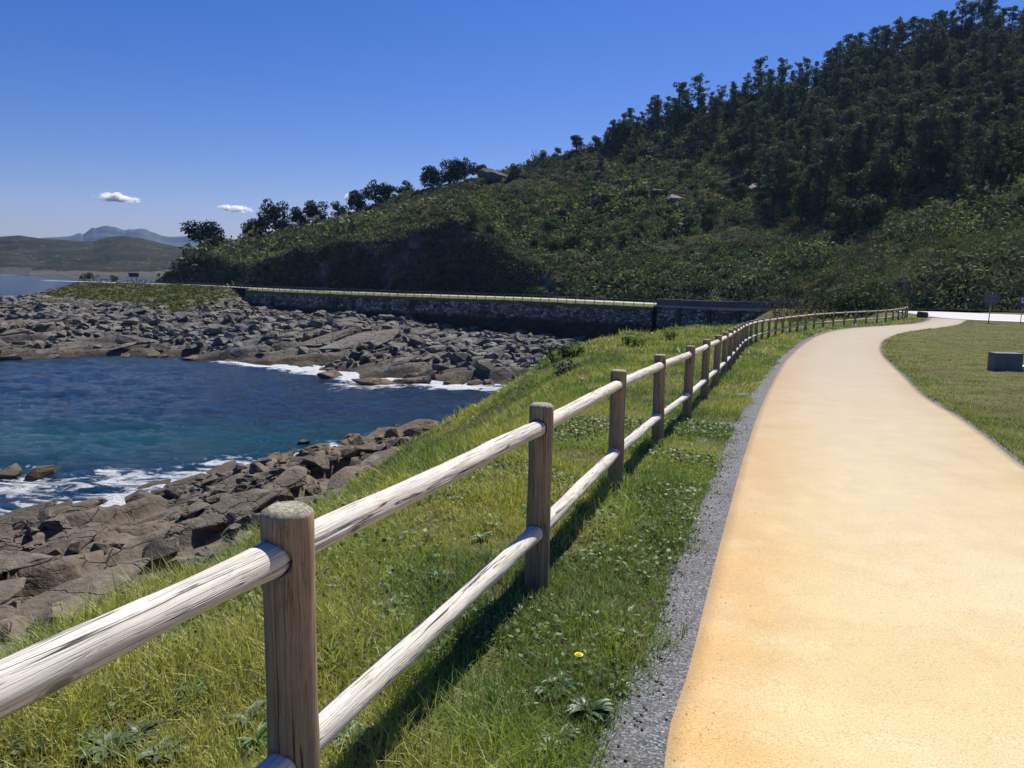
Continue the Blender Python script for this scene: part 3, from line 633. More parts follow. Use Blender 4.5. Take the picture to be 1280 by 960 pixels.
ss = np.concatenate([[s0 - 2.36], s0 + np.array([0, 2.34, 4.90, 7.33, 9.73, 12.3]), s0 + 12.3 + 2.38 * np.arange(1, 40)]); ss = ss[ss < _fs[-1]]
pp = np.c_[np.interp(ss, _fs, FENCE[:, 0]), np.interp(ss, _fs, FENCE[:, 1])]
lean = {1: (-.006, .012), 2: (.0, .022), 3: (.004, .006)}
base = [Vector((p[0], p[1], float(g(p[1])))) for p in pp]
RINV = root_inv(fc); kind_of = lambda i: (i * 7 + 2) % 3
for i, b in enumerate(base):
    o = link('post', post_meshes[kind_of(i)], post_m, fc); o.matrix_parent_inverse = RINV
    t = pp[min(i + 1, len(pp) - 1)] - pp[max(i - 1, 0)]; lx, ly = lean.get(i, (random.uniform(-.012, .012), random.uniform(-.012, .012)))
    o.location = b; o.rotation_euler = (ly * 0 + lx, ly, math.atan2(t[1], t[0]) + (math.pi if i % 2 else 0))
for i in range(len(base) - 1):
    for j, zr in enumerate(RAIL_Z):
        o = link('rail', rail_meshes[(i * 5 + j * 3) % 4], rail_m, fc); o.matrix_parent_inverse = RINV
        a = base[i] + Vector((0, 0, zr)); b = base[i + 1] + Vector((0, 0, zr)); d = b - a
        q = d.to_track_quat('X', 'Z'); spin = Matrix.Rotation(random.uniform(0, 6.28), 4, 'X')
        o.matrix_basis = Matrix.Translation(a) @ q.to_matrix().to_4x4() @ spin @ Matrix.Diagonal((d.length / SP, .93 + .08 * random.random(), .93 + .08 * random.random(), 1))

# ---------------------------------------------------------------- boulders
def boulder_mesh(seed, flat=.7, sub=2):
    rng = np.random.default_rng(seed); bm = bmesh.new()
    for p in rng.normal(size=(16, 3)):
        p = p / np.linalg.norm(p) * rng.uniform(.75, 1.05); bm.verts.new((p[0] * 1.15, p[1] * .85, p[2] * flat))
    r = bmesh.ops.convex_hull(bm, input=bm.verts)
    bmesh.ops.delete(bm, geom=[v for v in bm.verts if not v.link_faces], context='VERTS')
    bmesh.ops.dissolve_limit(bm, angle_limit=rad(12), verts=bm.verts, edges=bm.edges)
    bmesh.ops.bevel(bm, geom=list(bm.edges), offset=.05, segments=1, affect='EDGES', profile=.5, clamp_overlap=True)
    bmesh.ops.triangulate(bm, faces=bm.faces)
    bmesh.ops.subdivide_edges(bm, edges=[e for e in bm.edges if e.calc_length() > .3], cuts=1, use_grid_fill=True)
    for v in bm.verts:      # nothing may stick out beyond the stone
        l_ = math.hypot(v.co.x / 1.2, v.co.y / .9, v.co.z / flat)
        if l_ > 1.04: v.co *= 1.04 / l_
    C_ = np.array([v.co[:] for v in bm.verts]); q_ = (fbm(C_[:, 0] * 2.5 + seed, C_[:, 1] * 2.5 + C_[:, 2] * 3.1, seed, 3) - .5) * .16
    for v, a_ in zip(bm.verts, q_): v.co += v.co.normalized() * float(a_)
    return bmmesh('boulder', bm)
BM = [boulder_mesh(600 + k, .55 + .3 * ((k * 37) % 10) / 10) for k in range(10)]
BMF = []
for m in BM: c = m.copy(); BMF.append(c)
LAST = [None]
def put_boulder(mesh, mat, x, y, z, s, label, group, rng, sink=.3, sc=None):
    o = link('rock_slab' if 'slab bedded' in label else 'boulder', mesh, mat); LAST[0] = o; sc = sc or (s * rng.uniform(.8, 1.35), s * rng.uniform(.75, 1.1), s * rng.uniform(.6, 1.0))
    o.scale = sc; o.location = (x, y, z + sc[2] * (.6 - sink)); o.rotation_euler = (rng.uniform(-.4, .4), rng.uniform(-.4, .4), rng.uniform(0, 6.28))
    return tag(o, label, 'slab' if 'slab bedded' in label else 'boulder', group)
rng = np.random.default_rng(77)
def nearz(x, y): return float(nearrock(np.array([x]), np.array([y]))[0])
cnt = 0
while cnt < 190:
    y = rng.uniform(18, 80); x = rng.uniform(-56, 4); s = -F_SHORE([x], [y])[0]; d = F_EDGE([x], [y])[0]
    if s < -.5 or d < 11: continue
    z = nearz(x, y); big = cnt < 95; q = rng.uniform(1.0, 2.1) if big else rng.uniform(.3, .95)
    o = put_boulder(BM[cnt % 10], rock_near_m, x, y, max(z, SEA - .2), q, 'broad flat brown slab bedded in the near shore below the grass bank' if big else 'brown angular boulder lying among the near shore slabs below the grass bank',
                    'bedded slabs on the near rocky shore' if big else 'boulders on the near rocky shore', rng, .45 if big else .3, (q * rng.uniform(1.0, 1.6), q * rng.uniform(.6, .9), q * rng.uniform(.22, .42)) if big else None)
    if big: o.rotation_euler = (rng.uniform(-.12, .12) + .10, rng.uniform(-.12, .12) - .16, rng.uniform(.6, 1.3))
    cnt += 1
for (x, y, s, lab) in ((-21.5, 44.0, 1.8, 'big blocky brown boulder standing proud of the near shore slabs'), (-23.0, 40.0, 1.2, 'rounded upright boulder leaning on the near shore slabs'),
                       (-35.0, 52.6, 1.3, 'wet black rock standing in the near surf, larger of a pair'), (-32.7, 52.4, 1.1, 'wet black rock in the near surf, right one of a pair'),
                       (-35.5, 49.0, .8, 'small dark rock awash in foam below the pair of black rocks'), (-17.5, 64.0, .7, 'low wet rock in the foam off the middle of the near shore')):
    z = max(nearz(x, y), SEA - .35); put_boulder(BM[int(s * 10) % 10], rock_near_m, x, y, z, s, lab, None, rng, .25)
def farz(x, y): return float(farland(np.array([x]), np.array([y]))[0][0])
cnt = 0
while cnt < 186:
    x = rng.uniform(-130, 16); y = rng.uniform(97, 235); q = farland(np.array([x]), np.array([y])); s, rd, m = q[2][0], q[3][0], q[1][0]
    px = 640 + F * x / y
    if s < .5 or rd < 4 or m > .12 or px < -40: continue
    put_boulder(BMF[cnt % 10], rock_far_m, x, y, q[0][0], rng.uniform(.7, 1.2) * (rng.uniform(.8, 2.1) if cnt % 3 == 0 else rng.uniform(.7, 1.3)), 'grey angular boulder strewn on the far rocky shore between water and road', 'boulders on the far rocky shore', rng, .2)
    if cnt % 3 == 0: o_ = LAST[0]; q_ = min(o_.scale[0], 2.0); o_.scale = (q_ * 1.7, q_ * 1.05, q_ * .42); o_.rotation_euler = (rng.uniform(0, .2), rng.uniform(-.35, -.05), rng.uniform(.2, .9))
    cnt += 1
for (x, y, sc, rot, lab) in ((-27, 127, (8.5, 5.0, 1.7), (.15, -.30, .5), 'large smooth tilted slab of pale rock below the sea wall'),
                             (-33, 131, (7.5, 3.2, 1.5), (.2, -.30, .45), 'tilted layered slab beside the largest pale slab below the sea wall'),
                             (-31.5, 147, (3.4, 2.4, 1.9), (.1, .1, .3), 'pale square boulder perched on the rock pile against the sea wall'),
                             (-25, 150, (1.8, 1.6, 2.2), (.1, .1, 1.3), 'upright stack of rock beside the pale square boulder against the sea wall'),
                             (-65, 134, (4.2, 3.2, 1.9), (0, .1, .2), 'large flat-topped block with dark undercut face on the far shore'),
                             (-56, 146, (2.6, 2.2, 1.8), (.1, 0, .8), 'cracked grey block right of the flat-topped block on the far shore'),
                             (-2.5, 112, (2.6, 1.6, 1.2), (.1, .1, .2), 'pale pointed boulder at the inner end of the far rock ledge'),
                             (-17.5, 98.5, (3.0, 1.4, 1.1), (.05, .1, .1), 'low dark rock islet with surf around it in the cove'),
                             (-13.2, 100.4, (3.2, 1.6, 1.2), (.05, -.1, .3), 'second dark islet just right of the surf ringed one in the cove'),
                             (-24.5, 104, (2.0, 1.6, 1.6), (.1, .1, .7), 'black green weed-covered rock at the far waterline'),
                             (-137, 228, (2.4, 2., 1.4), (0, .1, .4), 'pale boulder standing at the foot of the headland turf'),
                             (-160, 246, (3.6, 2.4, 1.7), (0, .2, .4), 'rounded pale boulder at the seaward tip of the headland')):
    o = link('boulder', BMF[int(abs(x)) % 10], rock_far_m); z = max(farz(x, y), SEA - .3); o.location = (x, y, z + sc[2] * .35); o.scale = sc; o.rotation_euler = rot; tag(o, lab, 'boulder')
# uncountable rubble of the upper beach
def rubble(name, pts, sizes, src, mat):
    V = []; Fa = []; n0 = 0
    me = src
    base = []
    for m in me:
        co = np.empty(len(m.vertices) * 3, np.float32); m.vertices.foreach_get('co', co); m.calc_loop_triangles(); t = np.empty(len(m.loop_triangles) * 3, np.int32); m.loop_triangles.foreach_get('vertices', t); base.append((co.reshape(-1, 3), t.reshape(-1, 3)))
    for i, (p, s) in enumerate(zip(pts, sizes)):
        b, f = base[i % len(base)]; a = RNG.uniform(0, 6.28); c_, s_ = math.cos(a), math.sin(a); q = b * (s * RNG.uniform(.7, 1.4), s * RNG.uniform(.7, 1.2), s * RNG.uniform(.6, 1.1))
        q = np.c_[q[:, 0] * c_ - q[:, 1] * s_, q[:, 0] * s_ + q[:, 1] * c_, q[:, 2]] + p; V.append(q); Fa.append(f + n0); n0 += len(q)
    return tag(link(name, npmesh(name, np.vstack(V), np.vstack(Fa), False), mat), kind='stuff')
def small_rock(seed):
    rg = np.random.default_rng(seed); bm = bmesh.new()
    for p in rg.normal(size=(11, 3)): p = p / np.linalg.norm(p); bm.verts.new((p[0] * 1.1, p[1] * .9, p[2] * .75))
    bmesh.ops.convex_hull(bm, input=bm.verts); bmesh.ops.delete(bm, geom=[v for v in bm.verts if not v.link_faces], context='VERTS'); bmesh.ops.triangulate(bm, faces=bm.faces)
    return bmmesh('pebble', bm)
SR = [small_rock(700 + k) for k in range(8)]
x = RNG.uniform(-185, 18, 60000); y = RNG.uniform(96, 262, 60000); z, m, s, rd = farland(x, y)
k = (s > 1) & (rd > 3.2) & (m < .35 + .3 * RNG.random(len(x))) & (RNG.random(len(x)) < .15 + .85 * sst(4, 24, s)) & (fbm(x * .06, y * .06, 187, 3) > .36) & (640 + F * x / y > -120)
tag(rubble('rubble', np.c_[x, y, z + .1][k][:11000], (RNG.uniform(.2, 1.0, 60000) ** 2.6)[k][:11000] * 1.6, SR, rock_far_m), 'grey broken rubble covering the far shore', 'rubble')
x = RNG.uniform(-56, 6, 14000); y = RNG.uniform(16, 84, 14000); s = -F_SHORE(x, y); d = F_EDGE(x, y); k = (s > .3) & (d > 12) & (fbm(x * .15, y * .15, 771, 3) > .44)
tag(rubble('loose_stones', np.c_[x, y, nearrock(x, y) + .05][k], (.12 + .75 * RNG.random(14000) ** 2.5)[k], SR, rock_near_m), 'loose brown stones lying in the clefts of the near shore', 'stones')

# ---------------------------------------------------------------- scrub on the hill
SPEC = np.array([(.138, .158, .082), (.088, .125, .068), (.19, .185, .105), (.16, .14, .095), (.072, .108, .062), (.195, .205, .09)])
def inside(px, py, poly):
    c = np.zeros(len(px), bool); j = len(poly) - 1
    for i in range(len(poly)):
        xi, yi = poly[i]; xj, yj = poly[j]
        c ^= ((yi > py) != (yj > py)) & (px < (xj - xi) * (py - yi) / (yj - yi + 1e-9) + xi); j = i
    return c
def topx(x, y, z):
    p = np.c_[x, y, np.asarray(z) - CAMZ]; f = p @ np.array(_f); u = p @ np.array(_cx); v = p @ np.array(_cy); return 640 + F * u / f, 480 - F * v / f
def scatter_hill(n, seed, pmin=215, pmax=1560, tmax=1.12, tmin=.0):
    rg = np.random.default_rng(seed); px = rg.uniform(pmin, pmax, n); r0 = np.interp(px, HPX, HR0); r1 = np.interp(px, HPX1, HR1)
    t = rg.uniform(0, 1, n) * (tmax - tmin) + tmin; R = r0 + 1 + (r1 - r0) * t
    z, x, y = hill(px, R); z2, _, _ = hill(px, R + .8); return px, x, y, z, (z2 - z) / .8, t
FOREST = [(735, 180), (760, 130), (1040, 20), (1400, -20), (1400, 215), (1290, 235), (1150, 285), (1060, 330), (1005, 305), (950, 250), (900, 205), (840, 178), (790, 190)]
px, x, y, z, sl, t = scatter_hill(34000, 801)
sxp, syp = topx(x, y, z); fo = inside(sxp, syp, FOREST)
rockp = (fbm(x * .045, y * .045, 811, 3) > .66)
k = (np.abs(sl) < 1.0 + 6. * RNG.random(len(x)) ** 1.3) & ~(rockp & (RNG.random(len(x)) < .65)) & ~(fo & (RNG.random(len(x)) < .2))
def keep_front(k, n): return np.flatnonzero(k)[:n]
ix = keep_front(k, 19000); n = len(ix); pat = fbm(x[ix] * .035 + 3, y[ix] * .035, 823, 3)
near_right = sst(1000, 1250, px[ix])
rad_ = (RNG.gamma(3, .34, n) + .45) * (.75 + 1.1 * sst(.46, .68, pat))
sp = (fbm(x[ix] * .03, y[ix] * .03, 821, 3) * 9 + RNG.normal(0, 1.0, n)).astype(int) % 6
tint = SPEC[sp] * RNG.uniform(.55, 1.5, (n, 1)) * (1 + .15 * RNG.normal(size=(n, 3)) * .3)
m = 60; ctr = np.c_[x, y, z][ix]
u = RNG.normal(size=(n, m, 3)); u[..., 2] = np.abs(u[..., 2]) * .9 + .05; u /= np.linalg.norm(u, axis=2)[..., None]
lump = 1 + .28 * np.sin(u[..., 0] * 5 + sp[:, None]) * np.sin(u[..., 1] * 6 + ix[:, None] % 7)
P = ctr[:, None] + u * lump[..., None] * rad_[:, None, None] * np.array([1., 1., .85]) * RNG.uniform(.8, 1.08, (n, m, 1))
P[..., 2] -= rad_[:, None] * .12
V, Fq = leafquads(P.reshape(-1, 3), u.reshape(-1, 3), np.repeat((.20 + .13 * rad_) * np.clip(np.hypot(x[ix], y[ix]) / 230, .55, 1.05), m) * RNG.uniform(.7, 1.25, n * m))
T = np.repeat(np.repeat(tint, m, 0) * RNG.uniform(.85, 1.15, (n * m, 1)), 4, 0)
scrub_m = leaf_mat('scrub leaves', .9, .15, .06)
px, x2, y2, z2, sl2, t2 = scatter_hill(9000, 807, 930, 1560, .42, 0.); k2 = np.flatnonzero(np.abs(sl2) < 2.5)[:4200]; n2 = len(k2); m2 = 110
r2 = RNG.gamma(3, .26, n2) + .4; sp2 = (fbm(x2[k2] * .04, y2[k2] * .04, 825, 3) * 9 + RNG.normal(0, 1, n2)).astype(int) % 6
u2 = RNG.normal(size=(n2, m2, 3)); u2[..., 2] = np.abs(u2[..., 2]) + .03; u2 /= np.linalg.norm(u2, axis=2)[..., None]; l2 = 1 + .3 * np.sin(u2[..., 0] * 5 + sp2[:, None]) * np.sin(u2[..., 1] * 6 + k2[:, None] % 7)
P2 = np.c_[x2, y2, z2 - .1][k2][:, None] + u2 * (l2 * r2[:, None] * RNG.uniform(.8, 1.1, (n2, m2)))[..., None]
V2, F2 = leafquads(P2.reshape(-1, 3), u2.reshape(-1, 3), .15 * RNG.uniform(.7, 1.4, n2 * m2)); T2 = np.repeat(np.repeat(SPEC[sp2] * RNG.uniform(.6, 1.4, (n2, 1)), m2, 0) * RNG.uniform(.85, 1.15, (n2 * m2, 1)), 4, 0)
Fq = np.vstack([Fq, F2 + len(V)]); V = np.vstack([V, V2]); T = np.vstack([T, T2])
rg = np.random.default_rng(808); n3 = 5200; px3 = rg.uniform(232, 730, n3); R3 = np.interp(px3, HPX, HR0) + rg.uniform(1.0, 9.5, n3); z3, x3, y3 = hill(px3, R3)
k3 = np.flatnonzero(fbm(x3 * .10, z3 * .12, 833, 3) > .47)[:3300]; n3 = len(k3); m3 = 56; r3 = rg.gamma(3, .25, n3) + .4
u3 = rg.normal(size=(n3, m3, 3)); u3[..., 1] = -np.abs(u3[..., 1]); u3 /= np.linalg.norm(u3, axis=2)[..., None]
P3 = np.c_[x3, y3, z3][k3][:, None] + u3 * (r3[:, None] * rg.uniform(.75, 1.1, (n3, m3)))[..., None]
V3, F3 = leafquads(P3.reshape(-1, 3), u3.reshape(-1, 3), .30 * rg.uniform(.7, 1.4, n3 * m3)); T3 = np.repeat(np.repeat(SPEC[rg.choice([0, 1, 1, 4, 4, 3], n3)] * rg.uniform(.5, 1.3, (n3, 1)), m3, 0), 4, 0)
Fq = np.vstack([Fq, F3 + len(V)]); V = np.vstack([V, V3]); T = np.vstack([T, T3])
tag(link('hillside_scrub', npmesh('hillside_scrub', V, Fq, False, T), scrub_m), 'low dense green and brown scrub covering the hillside', 'scrub', None, 'stuff')

OUT = [(612, .86, 5.5, 'grey rock outcrop on the ridge above the cliff, left of two'), (640, .88, 5.0, 'grey rock outcrop on the ridge, right beside the first'), (745, .55, 4.0, 'pale rock outcrop low in the scrub of the mid slope'), (818, .50, 3.6, 'cracked rock outcrop in the mid slope scrub, with a pale face'),
       (836, .44, 4.2, 'broad rock outcrop just below the pale faced one on the mid slope'), (848, .30, 2.8, 'small bluish rock outcrop near the foot of the slope'), (800, .78, 3.8, 'rock outcrop near the upper edge of the scrub'), (560, .42, 3.4, 'rock outcrop at the brow of the cliff'), (930, .45, 3.0, 'grey outcrop at the left edge of the wood')]
for k_, (p_, t_, s_, lab) in enumerate(OUT):
    r0 = np.interp(p_, HPX, HR0); r1 = np.interp(p_, HPX1, HR1); z_, x_, y_ = hill(np.array([float(p_)]), np.array([r0 + (r1 - r0) * t_]))
    o = link('rock_outcrop', BMF[(k_ * 3 + 1) % 10], rock_far_m); o.location = (x_[0], y_[0], z_[0] + s_ * .22); o.scale = (s_ * 1.25, s_ * .8, s_ * .75); o.rotation_euler = (.15, .25 - .1 * (k_ % 4), k_ * 1.3); tag(o, lab, 'rock outcrop')
# ---------------------------------------------------------------- trees
bark_m = plain('grey bark', (.085, .072, .06), .9, .2, 0, .4, 6.)
leaf_m = leaf_mat('tree leaves', .85, .14, .1)
def crown_mesh(seed, clumps, per, size, col, cl_r):
    """leaf clumps (cx,cy,cz,r) filled with turned leaf faces"""
    rg = np.random.default_rng(seed); P = []; N = []; S = []; T = []
    for (cx, cy, cz, r) in clumps:
        k = max(12, int(per * r * r)); u = rg.normal(size=(k, 3)); u /= np.linalg.norm(u, axis=1)[:, None]
        q = u * r * rg.uniform(.55, 1.05, (k, 1)) * np.array([1, 1, .72]); P.append(q + (cx, cy, cz)); N.append(u + (0, 0, .3)); S.append(rg.uniform(.7, 1.3, k) * size)
        T.append(np.array(col) * rg.uniform(.7, 1.3) * rg.uniform(.75, 1.25, (k, 1)))
    V, Fq = leafquads(np.vstack(P), np.vstack(N), np.concatenate(S), 1.9, rng=rg)
    return npmesh('crown', V, Fq, False, np.repeat(np.vstack(T), 4, 0))
def tree_meshes(kind, seed):
    rg = np.random.default_rng(seed); bm = bmesh.new(); clumps = []
    if kind == 'eucalyptus':
        H = rg.uniform(10.5, 13.5); tx, ty = rg.normal(0, .35, 2); tube(bm, [(0, 0, -.6), (tx * .4, ty * .4, H * .35), (tx, ty, H * .65), (tx * 1.3, ty * 1.3, H * .9)], [.24, .19, .13, .05], 7)
        for i in range(rg.integers(42, 56)):
            h = H * rg.uniform(.12, 1.0); a = rg.uniform(0, 6.28); L = rg.uniform(.3, 3.6) * (1.2 - .75 * h / H); e = (tx + math.cos(a) * L, ty + math.sin(a) * L, h + rg.uniform(.3, 1.0))
            tube(bm, [(tx * h / H, ty * h / H, h - .6), e], [.07, .025], 5); clumps.append((*e, rg.uniform(.4, 1.1)))
        clumps.append((tx * 1.2, ty * 1.2, H + .1, .7)); col = (.105, .130, .088); per, size = 62, .29
    elif kind == 'pine':
        H = rg.uniform(5.5, 7.5); lx = rg.normal(0, .6); tube(bm, [(0, 0, -.6), (lx * .4, .1, H * .4), (lx, .1, H * .8)], [.25, .2, .1], 7)
        for i in range(20):
            h = H * rg.uniform(.22, .98); a = rg.uniform(0, 6.28); L = rg.uniform(.8, 3.2) * (1.1 - .4 * h / H); e = (lx * h / H + math.cos(a) * L, math.sin(a) * L, h + .2)
            tube(bm, [(lx * h / H, .1, h - .7), e], [.09, .03], 5); clumps.append((*e, rg.uniform(1.0, 1.7)))
        col = (.026, .040, .022); per, size = 52, .32
    else:   # broad bushy tree
        H = rg.uniform(4.2, 6.0); tube(bm, [(0, 0, -.5), (.1, 0, H * .45), (.1, .1, H * .7)], [.2, .14, .06], 6)
        for i in range(11):
            a = rg.uniform(0, 6.28); L = rg.uniform(.2, 2.3); h = H * rg.uniform(.28, .9); clumps.append((math.cos(a) * L, math.sin(a) * L, h, rg.uniform(.9, 1.5)))
            tube(bm, [(.1, 0, h * .55), (math.cos(a) * L, math.sin(a) * L, h)], [.07, .025], 5)
        col = (.085, .115, .055); per, size = 60, .30
    return bmmesh('trunk', bm, True), crown_mesh(seed + 5, clumps, per, size, col, 1)
TM = {k: [tree_meshes(k, 1000 + 31 * i + 7 * len(k)) for i in range(n)] for k, n in (('eucalyptus', 7), ('pine', 5), ('bushy', 4))}
PROTO = {}
def plant(kind, var, x, y, z, s, rz, label, cat, group, name):
    tr, cr = TM[kind][var % len(TM[kind])]
    o = thing(name, (x, y, z), label, cat, group, rz); o.scale = (s, s, s * random.uniform(.9, 1.12))
    link('trunk', tr, bark_m, o); link('crown', cr, leaf_m, o); return o
def hz(px, R): z, x, y = hill(np.array([float(px)]), np.array([float(R)])); return float(x[0]), float(y[0]), float(z[0])
rg = np.random.default_rng(31)
# skyline eucalypts along the ridge
ridge_px = np.r_[np.arange(752, 1010, 13.5), np.arange(1012, 1300, 9.5), [1318, 1340, 1370, 1400]]
for i, p in enumerate(ridge_px):
    p = p + rg.uniform(-4, 4); R = np.interp(p, HPX1, HR1) + rg.uniform(-9, 3); s = float(np.interp(p, [750, 900, 1040, 1160, 1300], [.85, .9, 1.0, 1.25, 1.35])) * rg.uniform(.75, 1.2)
    plant('eucalyptus', int(rg.integers(7)), *hz(p, R), s, rg.uniform(0, 6.28), 'slender eucalyptus on the hill crest, its thin crown against the sky', 'tree', 'eucalyptus trees along the skyline', 'eucalyptus_tree')
for p in np.r_[np.arange(742, 1010, 9.), np.arange(1014, 1290, 13.)]:      # understorey filling the skyline
    p = p + rg.uniform(-3, 3); plant('bushy', int(rg.integers(4)), *hz(p, np.interp(p, HPX1, HR1) - rg.uniform(0, 8)), rg.uniform(.8, 1.35), rg.uniform(0, 6.28), 'low leafy tree filling the gaps between the skyline eucalypts', 'tree', 'low trees under the skyline eucalypts', 'bushy_tree')
# the wood below the crest
px, x, y, z, sl, t = scatter_hill(5200, 841, 735, 1420, 1.0, .25); sxp, syp = topx(x, y, z); k = np.flatnonzero(inside(sxp, syp + 6, FOREST))
pts = []
for i in k:
    if all((x[i] - q[0]) ** 2 + (y[i] - q[1]) ** 2 > 14 for q in pts): pts.append((x[i], y[i], z[i], px[i]))
    if len(pts) >= 235: break
for (a, b, c_, p) in pts:
    plant('eucalyptus', int(rg.integers(7)), a, b, c_, rg.uniform(.6, 1.45), rg.uniform(0, 6.28), 'grey green eucalyptus in the dense wood on the upper slope', 'tree', 'eucalyptus trees in the hillside wood', 'eucalyptus_tree')
px, x, y, z, sl, t = scatter_hill(3000, 845, 735, 1420, 1.0, .25); sxp, syp = topx(x, y, z); k = np.flatnonzero(inside(sxp, syp + 4, FOREST))[:150]
for i in k:      # the leafy understorey that closes the canopy
    plant('bushy', int(rg.integers(4)), x[i], y[i], z[i] + rg.uniform(0, 1.2), rg.uniform(1.0, 1.75), rg.uniform(0, 6.28), 'broad leafy tree filling the wood between the eucalypts', 'tree', 'leafy trees filling the hillside wood', 'leafy_tree')
# pines of the left ridge
for (p, dR, s, lab) in ((262, -2, 1.75, 'spreading dark pine at the seaward end of the hill, leftmost of its row'), (276, 3, .95, 'dark pine just right of the leftmost spreading pine'), (315, 2, 1.0, 'round-topped dark pine starting the clump above the road'),
                        (328, 0, 1.0, 'dark pine in the clump left of the two tallest ridge pines'), (347, 1, 1.2, 'tallest dark pine of the clump on the left ridge'), (362, 3, .85, 'low dark pine right of the tallest of the clump'),
                        (378, 1, .95, 'dark pine between the low pine and the clump end'), (397, 0, 1.0, 'round dark pine closing the clump on its uphill side'), (424, 1, .6, 'small dark pine alone in the dip of the ridge'),
                        (448, 0, .9, 'dark pine downhill of the double pine on the ridge'), (470, 1, 1.0, 'left tree of the double pine on the ridge'), (484, 2, .9, 'right tree of the double pine on the ridge'),
                        (507, 1, .7, 'low pine between the double pine and the broad pines'), (540, 0, 1.05, 'broad dark pine left of the wide ridge pines'), (560, 1, 1.1, 'widest dark pine on the middle ridge'), (578, 0, 1.05, 'broad dark pine right of the widest ridge pine'), (600, 2, .75, 'low dark pine beside the rock outcrop on the ridge')):
    plant('pine', int(rg.integers(5)), *(np.array(hz(p, np.interp(p, HPX1, HR1) + dR)) - (0, 0, 1.)), s * 1.4, rg.uniform(0, 6.28), lab, 'tree', 'dark pines along the left ridge', 'pine_tree')
for (p, s, lab) in ((637, .6, 'small bushy tree right of the ridge outcrop'), (672, .8, 'bushy tree left of the lone umbrella shaped tree'), (735, .9, 'bushy tree at the edge of the skyline wood'), (690, .7, 'bushy tree under the lone umbrella shaped tree'), (655, .6, 'low bushy tree beside the bare dead tree')):
    plant('bushy', int(rg.integers(4)), *hz(p, np.interp(p, HPX1, HR1) - 1), s, rg.uniform(0, 6.28), lab, 'tree', None, 'bushy_tree')
plant('pine', 2, *hz(713, np.interp(713, HPX1, HR1)), .95, 1., 'lone umbrella shaped tree standing clear of the others on the skyline', 'tree', None, 'umbrella_tree')
# bushy trees among the scrub
px, x, y, z, sl, t = scatter_hill(900, 861, 560, 1400, .92, .06); sxp, syp = topx(x, y, z); k = np.flatnonzero(~inside(sxp, syp, FOREST) & (sl < .9) & (fbm(x * .03, y * .03, 871, 3) > .5))[:70]
for i in k: plant('bushy', int(rg.integers(4)), x[i], y[i], z[i], rg.uniform(.5, .95), rg.uniform(0, 6.28), 'rounded dark green bush standing above the hillside scrub', 'bush', 'rounded bushes in the hillside scrub', 'hillside_bush')
# the clump of round trees in front of the wood
for (p, R, s) in ((1045, 178, 1.5), (1062, 186, 1.7), (1085, 184, 1.9), (1105, 190, 1.6), (1072, 172, 1.4), (1118, 178, 1.3)):
    plant('bushy', int(rg.integers(4)), *hz(p, R), s, rg.uniform(0, 6.28), 'tall rounded bushy tree in the clump before the dark wood', 'tree', 'rounded trees before the wood', 'bushy_tree')
# bare dead tree on the ridge
x, y, z = hz(664, 316); dt = thing('dead_tree', (x, y, z), 'bare dead grey tree with thin twigs on the skyline', 'tree'); bm = bmesh.new()
for k in range(7):
    a = rg.uniform(0, 6.28); tube(bm, [(0, 0, -.3), (math.cos(a) * .4, math.sin(a) * .4, 2.5), (math.cos(a) * 1.6, math.sin(a) * 1.2, rg.uniform(4.5, 7))], [.14, .09, .03], 5)
link('trunk', bmmesh('trunk', bm), bark_m, dt)

# bushes by the fence end and along the road
def bush(name, x, y, z, rx, rz_, col, n, size, label, cat='bush', group=None, twig=0, seed=1):
    rg = np.random.default_rng(seed); o = thing(name, (x, y, z), label, cat, group); cl = []
    for i in range(n):
        a = rg.uniform(0, 6.28); q = math.sqrt(rg.uniform(0, 1)); cl.append((math.cos(a) * q * rx, math.sin(a) * q * rx * .7, rz_ * rg.uniform(.25, .85) * (1 - .35 * q), rz_ * rg.uniform(.25, .42)))
    link('foliage', crown_mesh(seed, cl, 60 / rz_, size, col, 1), leaf_m, o)
    bm = bmesh.new()
    for c_ in cl[:max(8, twig)]: tube(bm, [(c_[0] * .25, c_[1] * .25, -.3), (c_[0] * .7, c_[1] * .7, c_[2] * .6), (c_[0] * 1.05, c_[1] * 1.05, c_[2] + c_[3] * (1.05 if twig else .4))], [.05, .035, .012], 5)
    link('stems', bmmesh('stems', bm), bark_m, o); return o
gz1 = lambda x, y: float(g(y))
bush('green_bush', 41.0, 91, gz1(41, 91) - .8, 4.2, 5.0, (.065, .095, .040), 46, .26, 'large dense green bush behind the far end of the log fence', seed=11)
bush('green_bush', 37.2, 92, gz1(37, 92) - 1.4, 3.0, 4.9, (.055, .080, .034), 36, .26, 'dark green bush touching the large dense one behind the fence', seed=12)
bush('twiggy_bush', 31.5, 88, gz1(31, 88) - 2.0, 3.6, 5.2, (.12, .09, .07), 22, .16, 'reddish brown twiggy bush at the end of the bridge parapet', twig=22, seed=13)
bush('gorse_bush', 30.5, 83, gz1(30, 83) - 2.0, 2.6, 3.2, (.17, .145, .04), 26, .16, 'yellowish gorse bush in front of the brown twiggy one', seed=14)
bush('green_bush', 47.5, 104, gz1(47, 104) - .2, 2.2, 2.6, (.055, .07, .03), 24, .22, 'light green bush on the bank between fence end and road', seed=15)
